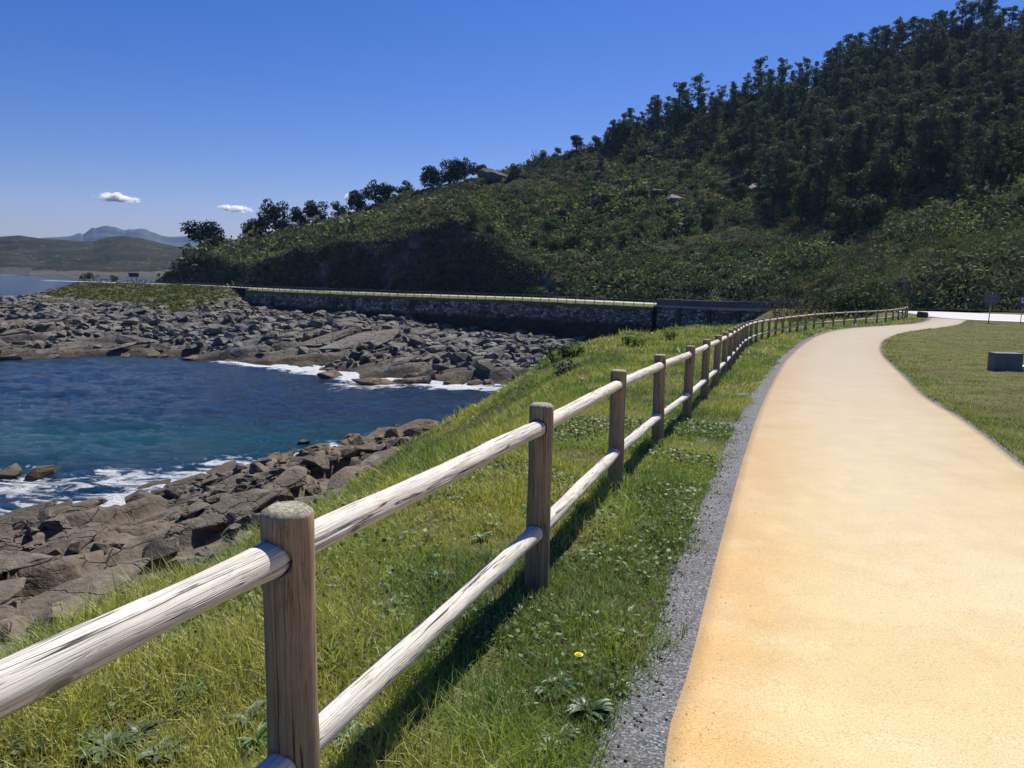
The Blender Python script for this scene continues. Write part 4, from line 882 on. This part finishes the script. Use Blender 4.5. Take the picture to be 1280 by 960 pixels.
for i in range(26):
    p = 1165 + i * 13 + rg.uniform(-5, 5); R = np.interp(p, HPX, HR0) + rg.uniform(2, 16); x, y, z = hz(p, R)
    c_ = [(.07, .075, .032), (.085, .075, .052), (.05, .065, .028), (.10, .095, .04)][i % 4]
    bush('roadside_bush', x, y, z - .1, rg.uniform(1.6, 3.2), rg.uniform(1.3, 2.3), c_, 18, .2, 'low roadside bush on the bank behind the pale road', 'bush', 'low bushes behind the pale road', seed=100 + i)
for i, (p, dR, s) in enumerate(((352, 3, 1.), (375, 3, 1.2), (390, 4, 1.3), (428, 4, 1.4), (440, 3, 1.2), (548, 3, .8), (500, 3, .7))):
    R = np.interp(p, HPX, HR0) - .4; x, y, z = hz(p, R)
    bush('cliff_foot_bush', x, y, ROADZ, 1.6 * s, 2.4 * s, (.10, .105, .06), 16, .3, 'pale grey green bush growing at the cliff foot beside the coast road', 'bush', 'pale bushes at the cliff foot', seed=140 + i)
# overgrowth on the bank below the wall and headland
n = 5200; x = RNG.uniform(-175, 40, n * 3); y = RNG.uniform(112, 268, n * 3); z, m, s, rd = farland(x, y)
k = np.flatnonzero((rd > 1.2) & ((m > .55) | ((rd < 5.5) & (x > -75) & (RNG.random(len(x)) < .8))) & (s > 4) & (640 + F * x / y > -150))[:n]
nn = len(k); m_ = 22; r_ = RNG.uniform(.35, 1.1, nn) * np.where(x[k] > -75, 1.4, .9)
colr = np.where((x[k] > -75)[:, None], np.array([.028, .036, .018]), np.array([.15, .155, .055])) * RNG.uniform(.6, 1.4, (nn, 1))
u = RNG.normal(size=(nn, m_, 3)); u[..., 2] = np.abs(u[..., 2]); u /= np.linalg.norm(u, axis=2)[..., None]
P = np.c_[x, y, z][k][:, None] + u * r_[:, None, None] * np.array([1.2, 1.2, .6])
V, Fq = leafquads(P.reshape(-1, 3), u.reshape(-1, 3), .34 * RNG.uniform(.7, 1.3, nn * m_))
tag(link('headland_growth', npmesh('headland_growth', V, Fq, False, np.repeat(np.repeat(colr, m_, 0), 4, 0)), scrub_m), 'rough grass and low scrub on the headland and wall foot', 'scrub', None, 'stuff')

# ---------------------------------------------------------------- grass
def blades(x, y, z, h, w, col, bend, seg2, rg):
    """curved tapering blades; seg2 adds a joint half way up"""
    n = len(x); a = rg.uniform(0, 6.28, n); la = rg.uniform(0, 6.28, n); dx, dy = np.cos(a) * w / 2, np.sin(a) * w / 2; lx, ly = np.cos(la) * bend * h, np.sin(la) * bend * h
    B = np.c_[x, y, z]; S = np.c_[dx, dy, np.zeros(n)]; Lz = np.sqrt(np.maximum(1 - bend ** 2, .15)) * h
    tip = B + np.c_[lx, ly, Lz]
    if not seg2:
        V = np.stack([B - S, B + S, tip], 1).reshape(-1, 3); return V, np.arange(3 * n).reshape(n, 3), np.repeat(col, 3, 0)
    mid = B + np.c_[lx * .32, ly * .32, Lz * .62]
    V = np.stack([B - S, B + S, mid + S * .75, mid - S * .75, tip], 1).reshape(-1, 3); i = np.arange(n)[:, None] * 5
    Fc = np.concatenate([i + [0, 1, 2], i + [0, 2, 3], i + [3, 2, 4]]); return V, Fc, np.repeat(col, 5, 0)
GREEN = np.array([.27, .36, .085]); YEL = np.array([.43, .42, .13]); DEEP = np.array([.14, .22, .06]); DRY = np.array([.36, .31, .18])
def grasscol(x, y, rg, lawn):
    n = len(x); f = fbm(x * .7, y * .7, 931, 3); d = fbm(x * .25 + 7, y * .25, 933, 3)
    c = GREEN + (YEL - GREEN) * sst(.42, .66, f)[:, None] + (DEEP - GREEN) * (sst(.55, .36, f))[:, None]
    c = c * (1 - .5 * lawn[:, None]) + np.array([.29, .29, .12]) * .5 * lawn[:, None]
    dry = rg.random(n) < .06 + .22 * sst(.52, .7, d); c[dry] = DRY * rg.uniform(.6, 1.1, (dry.sum(), 1))
    return c * rg.uniform(.65, 1.3, (n, 1))
GV = []; GF = []; GT = []; gofs = 0
for (ra_, rb_, dens_, w_, hs, seg2) in ((1.0, 3.2, 12500, .0045, 1.15, True), (3.2, 5.5, 7200, .0055, 1.1, True), (5.5, 9, 3400, .008, 1.1, True), (9, 15, 1250, .013, 1.1, False), (15, 26, 420, .024, 1.1, False), (26, 45, 150, .045, 1.15, False), (45, 82, 45, .09, 1.3, False)):
    rg = np.random.default_rng(int(ra_ * 10)); a0, a1 = rad(-48), rad(40); n = int(dens_ * (a1 - a0) * (rb_ ** 2 - ra_ ** 2) / 2)
    R = np.sqrt(rg.uniform(ra_ ** 2, rb_ ** 2, n)); a = rg.uniform(a0, a1, n); x = np.sin(a) * R; y = np.cos(a) * R
    cl = fbm(x * 2.2, y * 2.2, 941, 3); cl = np.maximum(cl, .62 * ((F_PL(x, y) < .75) & (F_PL(x, y) > 0))); kk = rg.random(n) < .22 + 1.1 * sst(.32, .6, cl); x, y = x[kk], y[kk]
    z, d, pl, pr = groundz(x, y, True); edge = (fbm(x * 3, y * 3, 951, 3) - .5) * .55
    k = ((pl > .085 + edge * .42) | (pr < -.02 - edge * .2)) & (z > -9.5)
    k &= ~((F_ROAD(x, y) < .2) & (y > 30)) if rb_ > 40 else k
    x, y, z, d, pl, pr = (q[k] for q in (x, y, z, d, pl, pr)); lawn = (pr < 0).astype(float); n = len(x)
    hm = fbm(x * 1.1, y * 1.1, 961, 3); tall = sst(.48, .7, fbm(x * .9 + 3, y * .9, 963, 3))
    h = (.03 + .09 * hm + .15 * tall * rg.random(n) ** 1.3) * rg.uniform(.5, 1.4, n) * hs
    h *= .6 + .4 * sst(.2, .8, pl + lawn * 9); h *= 1 + .5 * sst(.9, 3.5, d)
    h = np.where(lawn > 0, (.022 + .03 * rg.random(n)) * (1 + 1.2 * sst(.9, .3, -pr)), h)
    bend = np.clip(rg.beta(2.2, 1.7, n) * 1.08, .1, .97); col = grasscol(x, y, rg, lawn)
    V, Fc, T = blades(x, y, z - .01, h, w_ * rg.uniform(.6, 1.4, n), col, bend, seg2, rg)
    GV.append(V); GF.append(Fc + gofs); GT.append(T); gofs += len(V)
grass_m = leaf_mat('grass blades', .55, .28, .3)
tag(link('grass', npmesh('grass', np.vstack(GV), np.vstack(GF), False, np.vstack(GT)), grass_m), 'rough yellow green grass on the bank and verges', 'grass', None, 'stuff')
# small round-leaved ground cover between the blades
rg = np.random.default_rng(5); n = 60000; R = np.sqrt(rg.uniform(1.3 ** 2, 11 ** 2, n)); a = rg.uniform(rad(-48), rad(25), n); x = np.sin(a) * R; y = np.cos(a) * R
k = (fbm(x * 1.1 + 4, y * 1.1, 971, 3) > .53); x, y = x[k], y[k]; z, d, pl, pr = groundz(x, y, True); k = (pl > .24 + (fbm(x * 3, y * 3, 951, 3) - .5) * .3) & (d < 3.5)
x, y, z = x[k], y[k], z[k]; n = len(x); P = np.c_[x, y, z + rg.uniform(.01, .075, n)]
V, Fq = leafquads(P, np.tile((0, 0, 1.6), (n, 1)), rg.uniform(.012, .026, n) * (1 + .08 * np.hypot(x, y)), 1.25, rng=rg)
tag(link('ground_cover', npmesh('ground_cover', V, Fq, False, np.repeat(np.array([.12, .18, .05]) * rg.uniform(.5, 1.5, (n, 1)), 4, 0)), grass_m), 'small leaved ground cover growing among the grass', 'ground cover', None, 'stuff')
# soil crumbs along the ragged turf edge
rg = np.random.default_rng(6); n = 1500; i = rg.integers(8, len(PATH_L) - 2, n); i = np.where(rg.random(n) < .75, rg.integers(20, 75, n), i)
off = rg.normal(.19, .05, n) + (fbm(PATH_L[i, 0] * 3, PATH_L[i, 1] * 3, 951, 3) - .5) * .3; p = offset(PATH_L, 1.) - PATH_L; q = PATH_L[i] + p[i] * off[:, None] + rg.normal(0, .05, (n, 2))
k = (off > .1); q = q[k]; M = Mat('dark soil', .95, .1); soil_m = M.out(M.ramp(M.noise(M.n('NewGeometry').outputs['Position'], 30., 3), (.3, (.035, .028, .020)), (.7, (.10, .082, .060))))
tag(rubble('soil_crumbs', np.c_[q, g(q[:, 1]) + .006], rg.uniform(.003, .009, len(q)), SR, soil_m), 'dark soil crumbs along the ragged turf edge', 'soil')

rg = np.random.default_rng(8); n = 700; i = rg.integers(16, 150, n); off = -np.abs(rg.normal(0, .13, n)) + .10; nrm = offset(PATH_L, 1.) - PATH_L; q = PATH_L[i] + nrm[i] * off[:, None] + rg.normal(0, .12, (n, 2))
tag(rubble('spilled_grit', np.c_[q, g(q[:, 1]) + .017], rg.uniform(.0015, .0042, n), SR, plain('grit stone', (.27, .24, .20), .9, .2, 0, .6, 60.)), 'loose grey grit spilled over the left edge of the path', 'grit')
# broad-leaved weeds and the yellow flower
weed_m = leaf_mat('weed leaves', .45, .18, .4)
def weed(x, y, nleaf, L, W, col, label, seed, lift=.45, group=None):
    rg = np.random.default_rng(seed); z = float(groundz([x], [y])[0]); o = thing('broadleaf_weed', (x, y, z), label, 'weed', group); V = []; Fc = []; T = []
    for k in range(nleaf * 2):
        a = rg.uniform(0, 6.28); l = L * .62 * rg.uniform(.5, 1.1); w = W * .5 * rg.uniform(.7, 1.2); el = rg.uniform(.25, 1.15) * lift * 2; c_, s_ = math.cos(a), math.sin(a); n0 = len(V); m = 7; cc = np.array(col) * rg.uniform(.6, 1.15)
        for j in range(m):
            t = j / (m - 1); r = l * t * math.cos(el * (1 - .9 * t)); hh = l * t * math.sin(el) * (1 - .62 * t) + .01; ww = w * (math.sin(math.pi * min(1, .12 + .9 * t)) ** .7) * (1 if j < m - 1 else 0) * (1 + .22 * math.sin(j * 2.4 + k))
            for sg in (-1, 0, 1): V.append((c_ * r - s_ * ww * sg / 2, s_ * r + c_ * ww * sg / 2, hh + abs(sg) * ww * .18)); T.append(cc * (1.25 if sg == 0 else 1))
        for j in range(m - 1):
            for q in (0, 1): b = n0 + j * 3 + q; Fc.append((b, b + 1, b + 4, b + 3))
    link('leaves', npmesh('leaves', V, Fc, True, np.array(T)), weed_m, o); return o
def gp(px, py):
    """the point of the near land seen at a photo pixel"""
    u = (px - 640) / F; v = (480 - py) / F; d = np.array(_f) + u * np.array(_cx) + v * np.array(_cy); t = np.linspace(1, 40, 1600); P = d[None] * t[:, None]
    z = groundz(P[:, 0], P[:, 1]); i = np.argmax(P[:, 2] + CAMZ < z); return float(P[i, 0]), float(P[i, 1])
for i, (px_, py_, nl, L, W, col, lab) in enumerate((
        (140, 945, 22, .20, .085, (.085, .125, .055), 'grey green dock with wavy leaves in the near left grass'), (205, 950, 16, .16, .07, (.095, .13, .07), 'pale dusty leaved weed right of the dock in the near left grass'),
        (440, 935, 16, .16, .06, (.06, .11, .04), 'dark leafy weed at the foot of the nearest fence post'), (495, 948, 12, .13, .05, (.07, .12, .045), 'small leafy weed in the fence shadow right of the nearest post'),
        (735, 895, 26, .17, .06, (.055, .11, .035), 'dense dark green weed beside the gravel edge below the yellow flower'), (690, 870, 18, .16, .05, (.07, .125, .04), 'leafy weed left of the dense dark one by the gravel'),
        (775, 868, 14, .11, .05, (.08, .13, .04), 'small bright weed right at the gravel edge'), (640, 880, 14, .15, .045, (.09, .15, .045), 'upright leafy weed between fence shadow and gravel'),
        (235, 800, 18, .22, .05, (.09, .16, .05), 'tall bright leafed clump behind the nearest lower rail'), (20, 925, 16, .20, .06, (.055, .10, .04), 'dark leafy weed at the left edge of the near grass'), (850, 680, 12, .09, .04, (.07, .12, .04), 'low weed at the turf edge half way along the near verge'))):
    x, y = gp(px_, py_); weed(x, y, nl, L, W, col, lab, 300 + i)
rg = np.random.default_rng(99); c_ = 0
while c_ < 34:      # more small weeds through the verge and the bank
    px_, py_ = rg.uniform(20, 880), rg.uniform(640, 955); x, y = gp(px_, py_); pl = F_PL([x], [y])[0]; d = F_EDGE([x], [y])[0]
    if pl < .3 or d > 2.2 or abs(d) < .12 or y > 8: continue
    weed(x, y, int(rg.integers(7, 13)), rg.uniform(.10, .2), rg.uniform(.03, .06), (rg.uniform(.06, .10), rg.uniform(.11, .16), .045), 'small low weed scattered through the grass beside the fence', 400 + c_, rg.uniform(.35, .7), 'small weeds in the grass by the fence'); c_ += 1
x, y = gp(722, 852); z = float(groundz([x], [y])[0]); fl = thing('yellow_flower', (x, y, z), 'single yellow dandelion flower in the verge grass', 'flower'); bm = bmesh.new(); tube(bm, [(0, 0, 0), (.004, 0, .06), (.002, .003, .115)], [.0022, .002, .0018], 6)
link('stem', bmmesh('stem', bm, True), plain('stem green', (.12, .18, .05)), fl); bm = bmesh.new()
for ring, (rr_, h_, nn_) in enumerate(((.021, .117, 16), (.014, .121, 12), (.007, .123, 8))):
    for k in range(nn_):
        a = 6.283 * (k + .3 * ring) / nn_; c_, s_ = math.cos(a), math.sin(a); w = .0035
        vsx = [bm.verts.new((c_ * r - s_ * ww + .002, s_ * r + c_ * ww + .003, hh)) for r, ww, hh in ((.001, -.001, h_), (rr_ * .8, -w, h_ + .003), (rr_, 0, h_ + .001), (rr_ * .8, w, h_ + .003), (.001, .001, h_))]
        bm.faces.new(vsx)
link('petals', bmmesh('petals', bm), plain('petal yellow', (.85, .62, .02), .6, .3, 0, .1), fl)
# dead stalk on the brink
x, y = gp(513, 568); z = float(groundz([x], [y])[0]); ds = thing('dead_stalk', (x, y, z), 'tall bleached dead stalk leaning on the brink of the bank', 'stalk'); bm = bmesh.new()
tube(bm, [(0, 0, 0), (.02, .0, .3), (.10, .02, .62), (.17, .02, .85)], [.012, .011, .009, .005], 6); tube(bm, [(.05, 0, .42), (-.02, .02, .6), (.0, .02, .74)], [.008, .006, .003], 5); tube(bm, [(.10, .02, .62), (.22, .04, .72), (.24, .04, .80)], [.007, .005, .003], 5); tube(bm, [(.02, 0, .3), (-.06, .0, .45)], [.007, .003], 5)
link('stem', bmmesh('stem', bm), plain('bleached stalk', (.5, .47, .4), .9, .1), ds)
# leafy plants on the brink of the bank where it meets the cove
for i, (px_, py_, s) in enumerate(((700, 443, 1.0), (715, 440, .8), (708, 462, .7), (790, 428, .8), (835, 420, .8))):
    x, y = gp(px_, py_ + 6); bush('brink_plant', x, y, float(groundz([x], [y])[0]) - .05, .55 * s, .75 * s, (.13, .17, .05) if i != 2 else (.12, .14, .10), 14, .07, 'bright leafy plant on the brink of the grass bank above the cove', 'plant', 'leafy plants on the brink', seed=180 + i)

# ---------------------------------------------------------------- lawn furniture and signs
def at_ground(px, py):
    u = (px - 640) / F; v = (480 - py) / F; d = np.array(_f) + u * np.array(_cx) + v * np.array(_cy); t = np.linspace(2, 140, 14000); P = d[None] * t[:, None]; i = np.argmax(P[:, 2] + CAMZ < g(P[:, 1])); return P[i, 0], P[i, 1], float(g(P[i, 1]))
x, y, z = at_ground(1255, 464.5)
bn = thing('concrete_bench', (x, y, z), 'grey concrete bench with upright end block on the lawn', 'bench', None, rad(-4)); gconc = plain('grey bench concrete', (.17, .172, .175), .85, .3, 0, .22, 9.); 
bm = bmesh.new(); box(bm, (0, 0, .24), (.74, .42, .60), None, .012); link('end_block', bmmesh('end_block', bm), gconc, bn)
bm = bmesh.new(); box(bm, (1.375, .02, .13), (2.0, .40, .10), None, .01); link('seat', bmmesh('seat', bm), plain('pale seat concrete', (.55, .55, .53), .85, .3, 0, .15, 9.), bn)
bm = bmesh.new(); box(bm, (1.375, .06, .01), (1.98, .30, .137), None, .005); link('base', bmmesh('base', bm), gconc, bn)
bm = bmesh.new(); box(bm, (2.75, 0, .24), (.74, .42, .60), None, .012); link('end_block', bmmesh('end_block', bm), gconc, bn)
galv = plain('galvanised steel', (.36, .37, .37), .45, .5, .7, .2, 8.)
x, y, z = at_ground(1235.3, 404); sg = thing('stop_sign', (x, y, z), 'octagonal road sign seen from its grey back at the road edge', 'sign', None, rad(-38)); sg.rotation_euler = (0, rad(2.0), rad(-30))
bm = bmesh.new(); tube(bm, [(0, 0, -.2), (0, 0, 2.62)], [.04, .04], 12); link('pole', bmmesh('pole', bm, True), galv, sg)
bm = bmesh.new(); r = bmesh.ops.create_cone(bm, cap_ends=True, segments=8, radius1=.62, radius2=.62, depth=.012, matrix=Matrix.Translation((0, .062, 2.1)) @ Matrix.Rotation(rad(90), 4, 'X') @ Matrix.Rotation(rad(22.5), 4, 'Z')); link('sign_plate', bmmesh('sign_plate', bm), plain('grey sign back', (.13, .133, .14), .6, .3, 0, .1, 5.), sg)
bm = bmesh.new(); [box(bm, (0, .048, h), (.5, .016, .05)) for h in (1.9, 2.3)]; link('bracket', bmmesh('bracket', bm), galv, sg)
x, y, z = at_ground(1275.5, 404.5); sg = thing('parking_sign', (x, y, z), 'small blue parking sign with white square on a thin pole', 'sign', None, rad(8))
bm = bmesh.new(); tube(bm, [(0, 0, -.2), (0, 0, 2.25)], [.03, .03], 10); link('pole', bmmesh('pole', bm, True), galv, sg)
blue = plain('sign blue', (.03, .06, .22), .4, .5, 0, .05); white = plain('sign white', (.8, .8, .8), .4, .5, 0, .03)
bm = bmesh.new(); box(bm, (0.06, -.045, 1.85), (.66, .02, .78), None, .008); link('sign_plate', bmmesh('sign_plate', bm), blue, sg)
bm = bmesh.new(); box(bm, (0.02, -.058, 1.98), (.46, .006, .46)); link('white_square', bmmesh('white_square', bm), white, sg)
bm = bmesh.new()
for c_, s_ in (((-.07, 1.98), (.05, .30)), ((.03, 2.105), (.15, .05)), ((.03, 1.985), (.15, .05)), ((.115, 2.045), (.05, .17))): box(bm, (c_[0], -.0632, c_[1]), (s_[0], .004, s_[1]))
link('letter', bmmesh('letter', bm), blue, sg)
# stone at the fence end
x, y, z = at_ground(1160, 397.5); o = link('stone_block', BM[3], rock_near_m); o.location = (x - .3, y + .5, z + .25); o.scale = (.75, .6, .75); o.rotation_euler = (0, .1, .4); tag(o, 'dark stone block standing at the far end of the log fence', 'stone')

# ---------------------------------------------------------------- things along the coast road
def at_z(px, py, zz):
    u = (px - 640) / F; v = (480 - py) / F; d = np.array(_f) + u * np.array(_cx) + v * np.array(_cy); t = (zz - CAMZ) / d[2]; return d[0] * t, d[1] * t
wire_m = plain('fence wood dark', (.16, .135, .10), .85, .2, 0, .3, 5.)
full = spline(np.vstack([offset(ra, 1.75)[iw0:iw1 + 1:6], offset(ra, .9)[iw1 + 8:len(ra) - 6:8]]), .25)
fs_ = np.r_[0, np.cumsum(np.hypot(*np.diff(full, axis=0).T))]; st = np.linspace(0, fs_[-1] - 6, 88)
rf = thing('coast_road_fence', (full[0][0], full[0][1], ROADZ), 'thin post and rail fence along the sea side of the coast road', 'fence'); ri = root_inv(rf)
pm = cyl_mesh('far_post', 2, 1.35, .075, 8, 4, 3, .02, .001, z0=-.25); cen = np.c_[np.interp(st, fs_, full[:, 0]), np.interp(st, fs_, full[:, 1])]
for p in cen:
    o = link('post', pm, wire_m, rf); o.matrix_parent_inverse = ri; o.location = (p[0], p[1], ROADZ - .12)
for h in (.95, .5):
    bm = bmesh.new(); tube(bm, [(p[0], p[1], ROADZ - .1 + h) for p in cen], [.045] * len(cen), 6); o = link('rail', bmmesh('rail', bm), wire_m, rf); o.matrix_parent_inverse = ri
for (px_, lab) in ((797, 'thin grey marker post by the coast road, left of two'), (826, 'thin marker post with small round head by the coast road')):
    x, y = at_z(px_, 376.5, ROADZ); o = thing('marker_post', (x, y + 5, ROADZ), lab, 'post'); bm = bmesh.new(); tube(bm, [(0, 0, 0), (0, 0, 2.6)], [.06, .06], 8)
    link('pole', bmmesh('pole', bm), galv, o)
    bm = bmesh.new(); bmesh.ops.create_uvsphere(bm, u_segments=10, v_segments=8, radius=.17, matrix=Matrix.Translation((0, 0, 2.7)) @ Matrix.Diagonal((1, .5, 1.3, 1))); link('head', bmmesh('head', bm, True), galv, o)
# walkers
def walker(x, y, z, top_c, leg_c, label, ph, s):
    root = thing('person', (x, y, z), label, 'person', None, 1.9); skin = plain('skin', (.50, .33, .25), .6, .3, 0, .05)
    J = [(0, 0, .95), (0, 0, 1.18), (0, 0, 1.40), (0, 0, 1.50), (0, .02, 1.62), (.17, 0, 1.40), (.23, .10 * ph, 1.14), (.22, .24 * ph, .92), (-.17, 0, 1.40), (-.23, -.10 * ph, 1.14), (-.22, -.02 * ph, .90), (.09, 0, .90), (.10, .20 * ph, .52), (.10, .16 * ph, .09), (.10, .30 * ph, .04), (-.09, 0, .90), (-.10, -.06 * ph, .50), (-.10, -.30 * ph, .12), (-.10, -.20 * ph, .04)]
    R = [.15, .15, .15, .06, .11, .065, .05, .035, .065, .05, .035, .095, .065, .045, .05, .095, .065, .045, .05]; E = [(0, 1), (1, 2), (2, 3), (3, 4), (2, 5), (5, 6), (6, 7), (2, 8), (8, 9), (9, 10), (0, 11), (11, 12), (12, 13), (13, 14), (0, 15), (15, 16), (16, 17), (17, 18)]
    def skinned(name, idx, grow, mat):
        mp = {j: i for i, j in enumerate(idx)}; me = bpy.data.meshes.new(name); me.from_pydata([J[j] for j in idx], [(mp[a], mp[b]) for a, b in E if a in mp and b in mp], [])
        ob = bpy.data.objects.new(name, me); COL.objects.link(ob); md = ob.modifiers.new('s', 'SKIN'); sv = me.skin_vertices[0].data
        for i, j in enumerate(idx): sv[i].radius = (R[j] * grow, R[j] * grow); sv[i].use_root = (i == 0)
        sb = ob.modifiers.new('sub', 'SUBSURF'); sb.levels = 1; sb.render_levels = 1
        me2 = bpy.data.meshes.new_from_object(ob.evaluated_get(bpy.context.evaluated_depsgraph_get())); me2.name = name; bpy.data.objects.remove(ob); me2.polygons.foreach_set('use_smooth', np.ones(len(me2.polygons), bool)); me2.materials.clear()
        return link(name, me2, mat, root)
    skinned('body', list(range(19)), 1., skin); skinned('shirt', [0, 1, 2, 5, 6, 8, 9], 1.16, plain('shirt cloth', top_c, .9, .1)); skinned('shorts', [0, 11, 12, 15, 16], 1.18, plain('trouser cloth', leg_c, .9, .1))
    bm = bmesh.new(); bmesh.ops.create_uvsphere(bm, u_segments=12, v_segments=8, radius=.118, matrix=Matrix.Translation((0, -.012, 1.685)) @ Matrix.Diagonal((.9, 1, .95, 1))); link('hair', bmmesh('hair', bm, True), plain('dark hair', (.03, .022, .018), .6, .3), root)
    root.scale = (s, s, s)
x, y = at_z(339, 359.2, ROADZ); walker(x, y + 2, ROADZ + .02, (.75, .75, .74), (.035, .035, .05), 'walker in white top and dark shorts on the coast road', 1, 1.05)
x, y = at_z(348.5, 359.7, ROADZ); walker(x, y + 2, ROADZ + .02, (.62, .6, .57), (.42, .38, .30), 'walker in pale clothes on the coast road, right of the other', -1, 1.0)
# headland furniture
wood_d = plain('dark picnic wood', (.075, .06, .05), .85, .2, 0, .3, 4.)
x, y = at_z(167.5, 351.5, ROADZ); ob = thing('information_board', (x, y, ROADZ), 'wide dark information board on legs on the headland', 'board', None, .25)
bm = bmesh.new(); box(bm, (0, 0, 2.25), (3.4, .12, 1.4), None, .02); link('panel', bmmesh('panel', bm), plain('dark blue board', (.05, .06, .085), .6, .3, 0, .15, 3.), ob)
for sx_ in (-.9, .9): bm = bmesh.new(); box(bm, (sx_, .14, .9), (.16, .14, 2.5), None, .01); link('leg', bmmesh('leg', bm), wood_d, ob)
x, y = at_z(180, 351.8, ROADZ); ob = thing('picnic_table', (x, y, ROADZ), 'dark picnic table right of the information board', 'table', None, .2)
def picnic(ob):
    bm = bmesh.new(); [box(bm, (0, o_, .76), (2.4, .14, .05), None, .008) for o_ in (-.32, -.16, 0, .16, .32)]; link('table_top', bmmesh('table_top', bm), wood_d, ob)
    for s_ in (-1, 1):
        bm = bmesh.new(); [box(bm, (0, s_ * (.72 + q), .45), (2.4, .14, .05), None, .008) for q in (0, .16)]; link('seat', bmmesh('seat', bm), wood_d, ob)
        bm = bmesh.new(); tube(bm, [(s_ * .85, -.75, 0), (s_ * .85, -.25, .73)], [.06, .06], 4); tube(bm, [(s_ * .85, .75, 0), (s_ * .85, .25, .73)], [.06, .06], 4); box(bm, (s_ * .93, 0, .39), (.06, 1.8, .1)); link('leg', bmmesh('leg', bm), wood_d, ob)
picnic(ob)
x, y = at_z(130, 351.0, ROADZ); ob = thing('picnic_table', (x, y, ROADZ), 'dark picnic table left of the information board', 'table', None, -.1); picnic(ob)
for i, (px_, py_, s, lab) in enumerate(((110, 350.8, 2.1, 'brownish shrub on the headland, left of the picnic tables'), (142, 351.2, 1.5, 'small shrub between picnic table and information board'))):
    x, y = at_z(px_, py_, ROADZ); bush('headland_shrub', x, y, ROADZ, 2.0 * s * .7, 1.6 * s, (.085, .075, .045), 16, .35, lab, 'shrub', seed=220 + i)

# ---------------------------------------------------------------- clouds
def cloud(az_px, el_px, dist, L, Hh, D, label, seed):
    bm = bmesh.new(); bmesh.ops.create_icosphere(bm, subdivisions=3, radius=1.); u = (az_px - 640) / F; v = (480 - el_px) / F; d = np.array(_f) + u * np.array(_cx) + v * np.array(_cy); d = d / d[1]
    o = link('cloud', bmmesh('cloud', bm)); o.location = (d[0] * dist, dist, CAMZ + d[2] * dist); o.scale = (L / 2, D / 2, Hh / 2); o.rotation_euler = (0, rad(2), math.atan2(-d[0], 1))
    m = bpy.data.materials.new('cloud vapour'); m.use_nodes = True; t = m.node_tree; t.nodes.remove(t.nodes['Principled BSDF']); out = t.nodes['Material Output']
    def mth(op, a, b, c=None):
        q = t.nodes.new('ShaderNodeMath'); q.operation = op
        for k, w in enumerate((a, b, c)):
            if w is None: continue
            if hasattr(w, 'is_output'): t.links.new(w, q.inputs[k])
            else: q.inputs[k].default_value = w
        return q.outputs[0]
    tc = t.nodes.new('ShaderNodeTexCoord').outputs['Object']; ln = t.nodes.new('ShaderNodeVectorMath'); ln.operation = 'LENGTH'; t.links.new(tc, ln.inputs[0])
    mp = t.nodes.new('ShaderNodeVectorMath'); mp.operation = 'MULTIPLY_ADD'; mp.inputs[1].default_value = (L / Hh * .55, .9, .9); mp.inputs[2].default_value = (seed, seed * .3, 0); t.links.new(tc, mp.inputs[0])
    nz = t.nodes.new('ShaderNodeTexNoise'); nz.inputs['Scale'].default_value = 1.1; nz.inputs['Detail'].default_value = 5; nz.inputs['Roughness'].default_value = .62; t.links.new(mp.outputs[0], nz.inputs['Vector'])
    dn_ = mth('SUBTRACT', mth('MULTIPLY_ADD', nz.outputs['Fac'], 2.4, -.45), ln.outputs['Value'])
    pv = t.nodes.new('ShaderNodeVolumePrincipled'); pv.inputs['Color'].default_value = (1, 1, 1, 1); pv.inputs['Anisotropy'].default_value = .35; t.links.new(mth('MAXIMUM', mth('MULTIPLY', dn_, .16), 0.), pv.inputs['Density']); t.links.new(pv.outputs[0], out.inputs['Volume'])
    o.data.materials.append(m); return tag(o, label, 'cloud')
cloud(147, 247.5, 12000, 720, 170, 420, 'small bright white cloud alone in the sky over the far hills', 3.1)
cloud(296, 261, 12000, 640, 120, 300, 'thin white cloud low above the left ridge pines', 7.7)
cloud(437, 247, 12000, 240, 130, 200, 'scrap of white cloud peeping behind the ridge pines', 12.4)

# ---------------------------------------------------------------- haze
bm = bmesh.new(); box(bm, (0, 1600, 140), (14600, 9600, 312)); hzo = link('haze', bmmesh('haze', bm)); m = bpy.data.materials.new('haze'); m.use_nodes = True; t = m.node_tree; t.nodes.remove(t.nodes['Principled BSDF'])
pv = t.nodes.new('ShaderNodeVolumePrincipled'); pv.inputs['Color'].default_value = (.42, .62, 1., 1); pv.inputs['Density'].default_value = 5e-5; pv.inputs['Anisotropy'].default_value = .2
t.links.new(pv.outputs[0], t.nodes['Material Output'].inputs['Volume']); hzo.data.materials.append(m); tag(hzo, 'thin blue sea haze over the whole scene', 'haze', None, 'stuff')
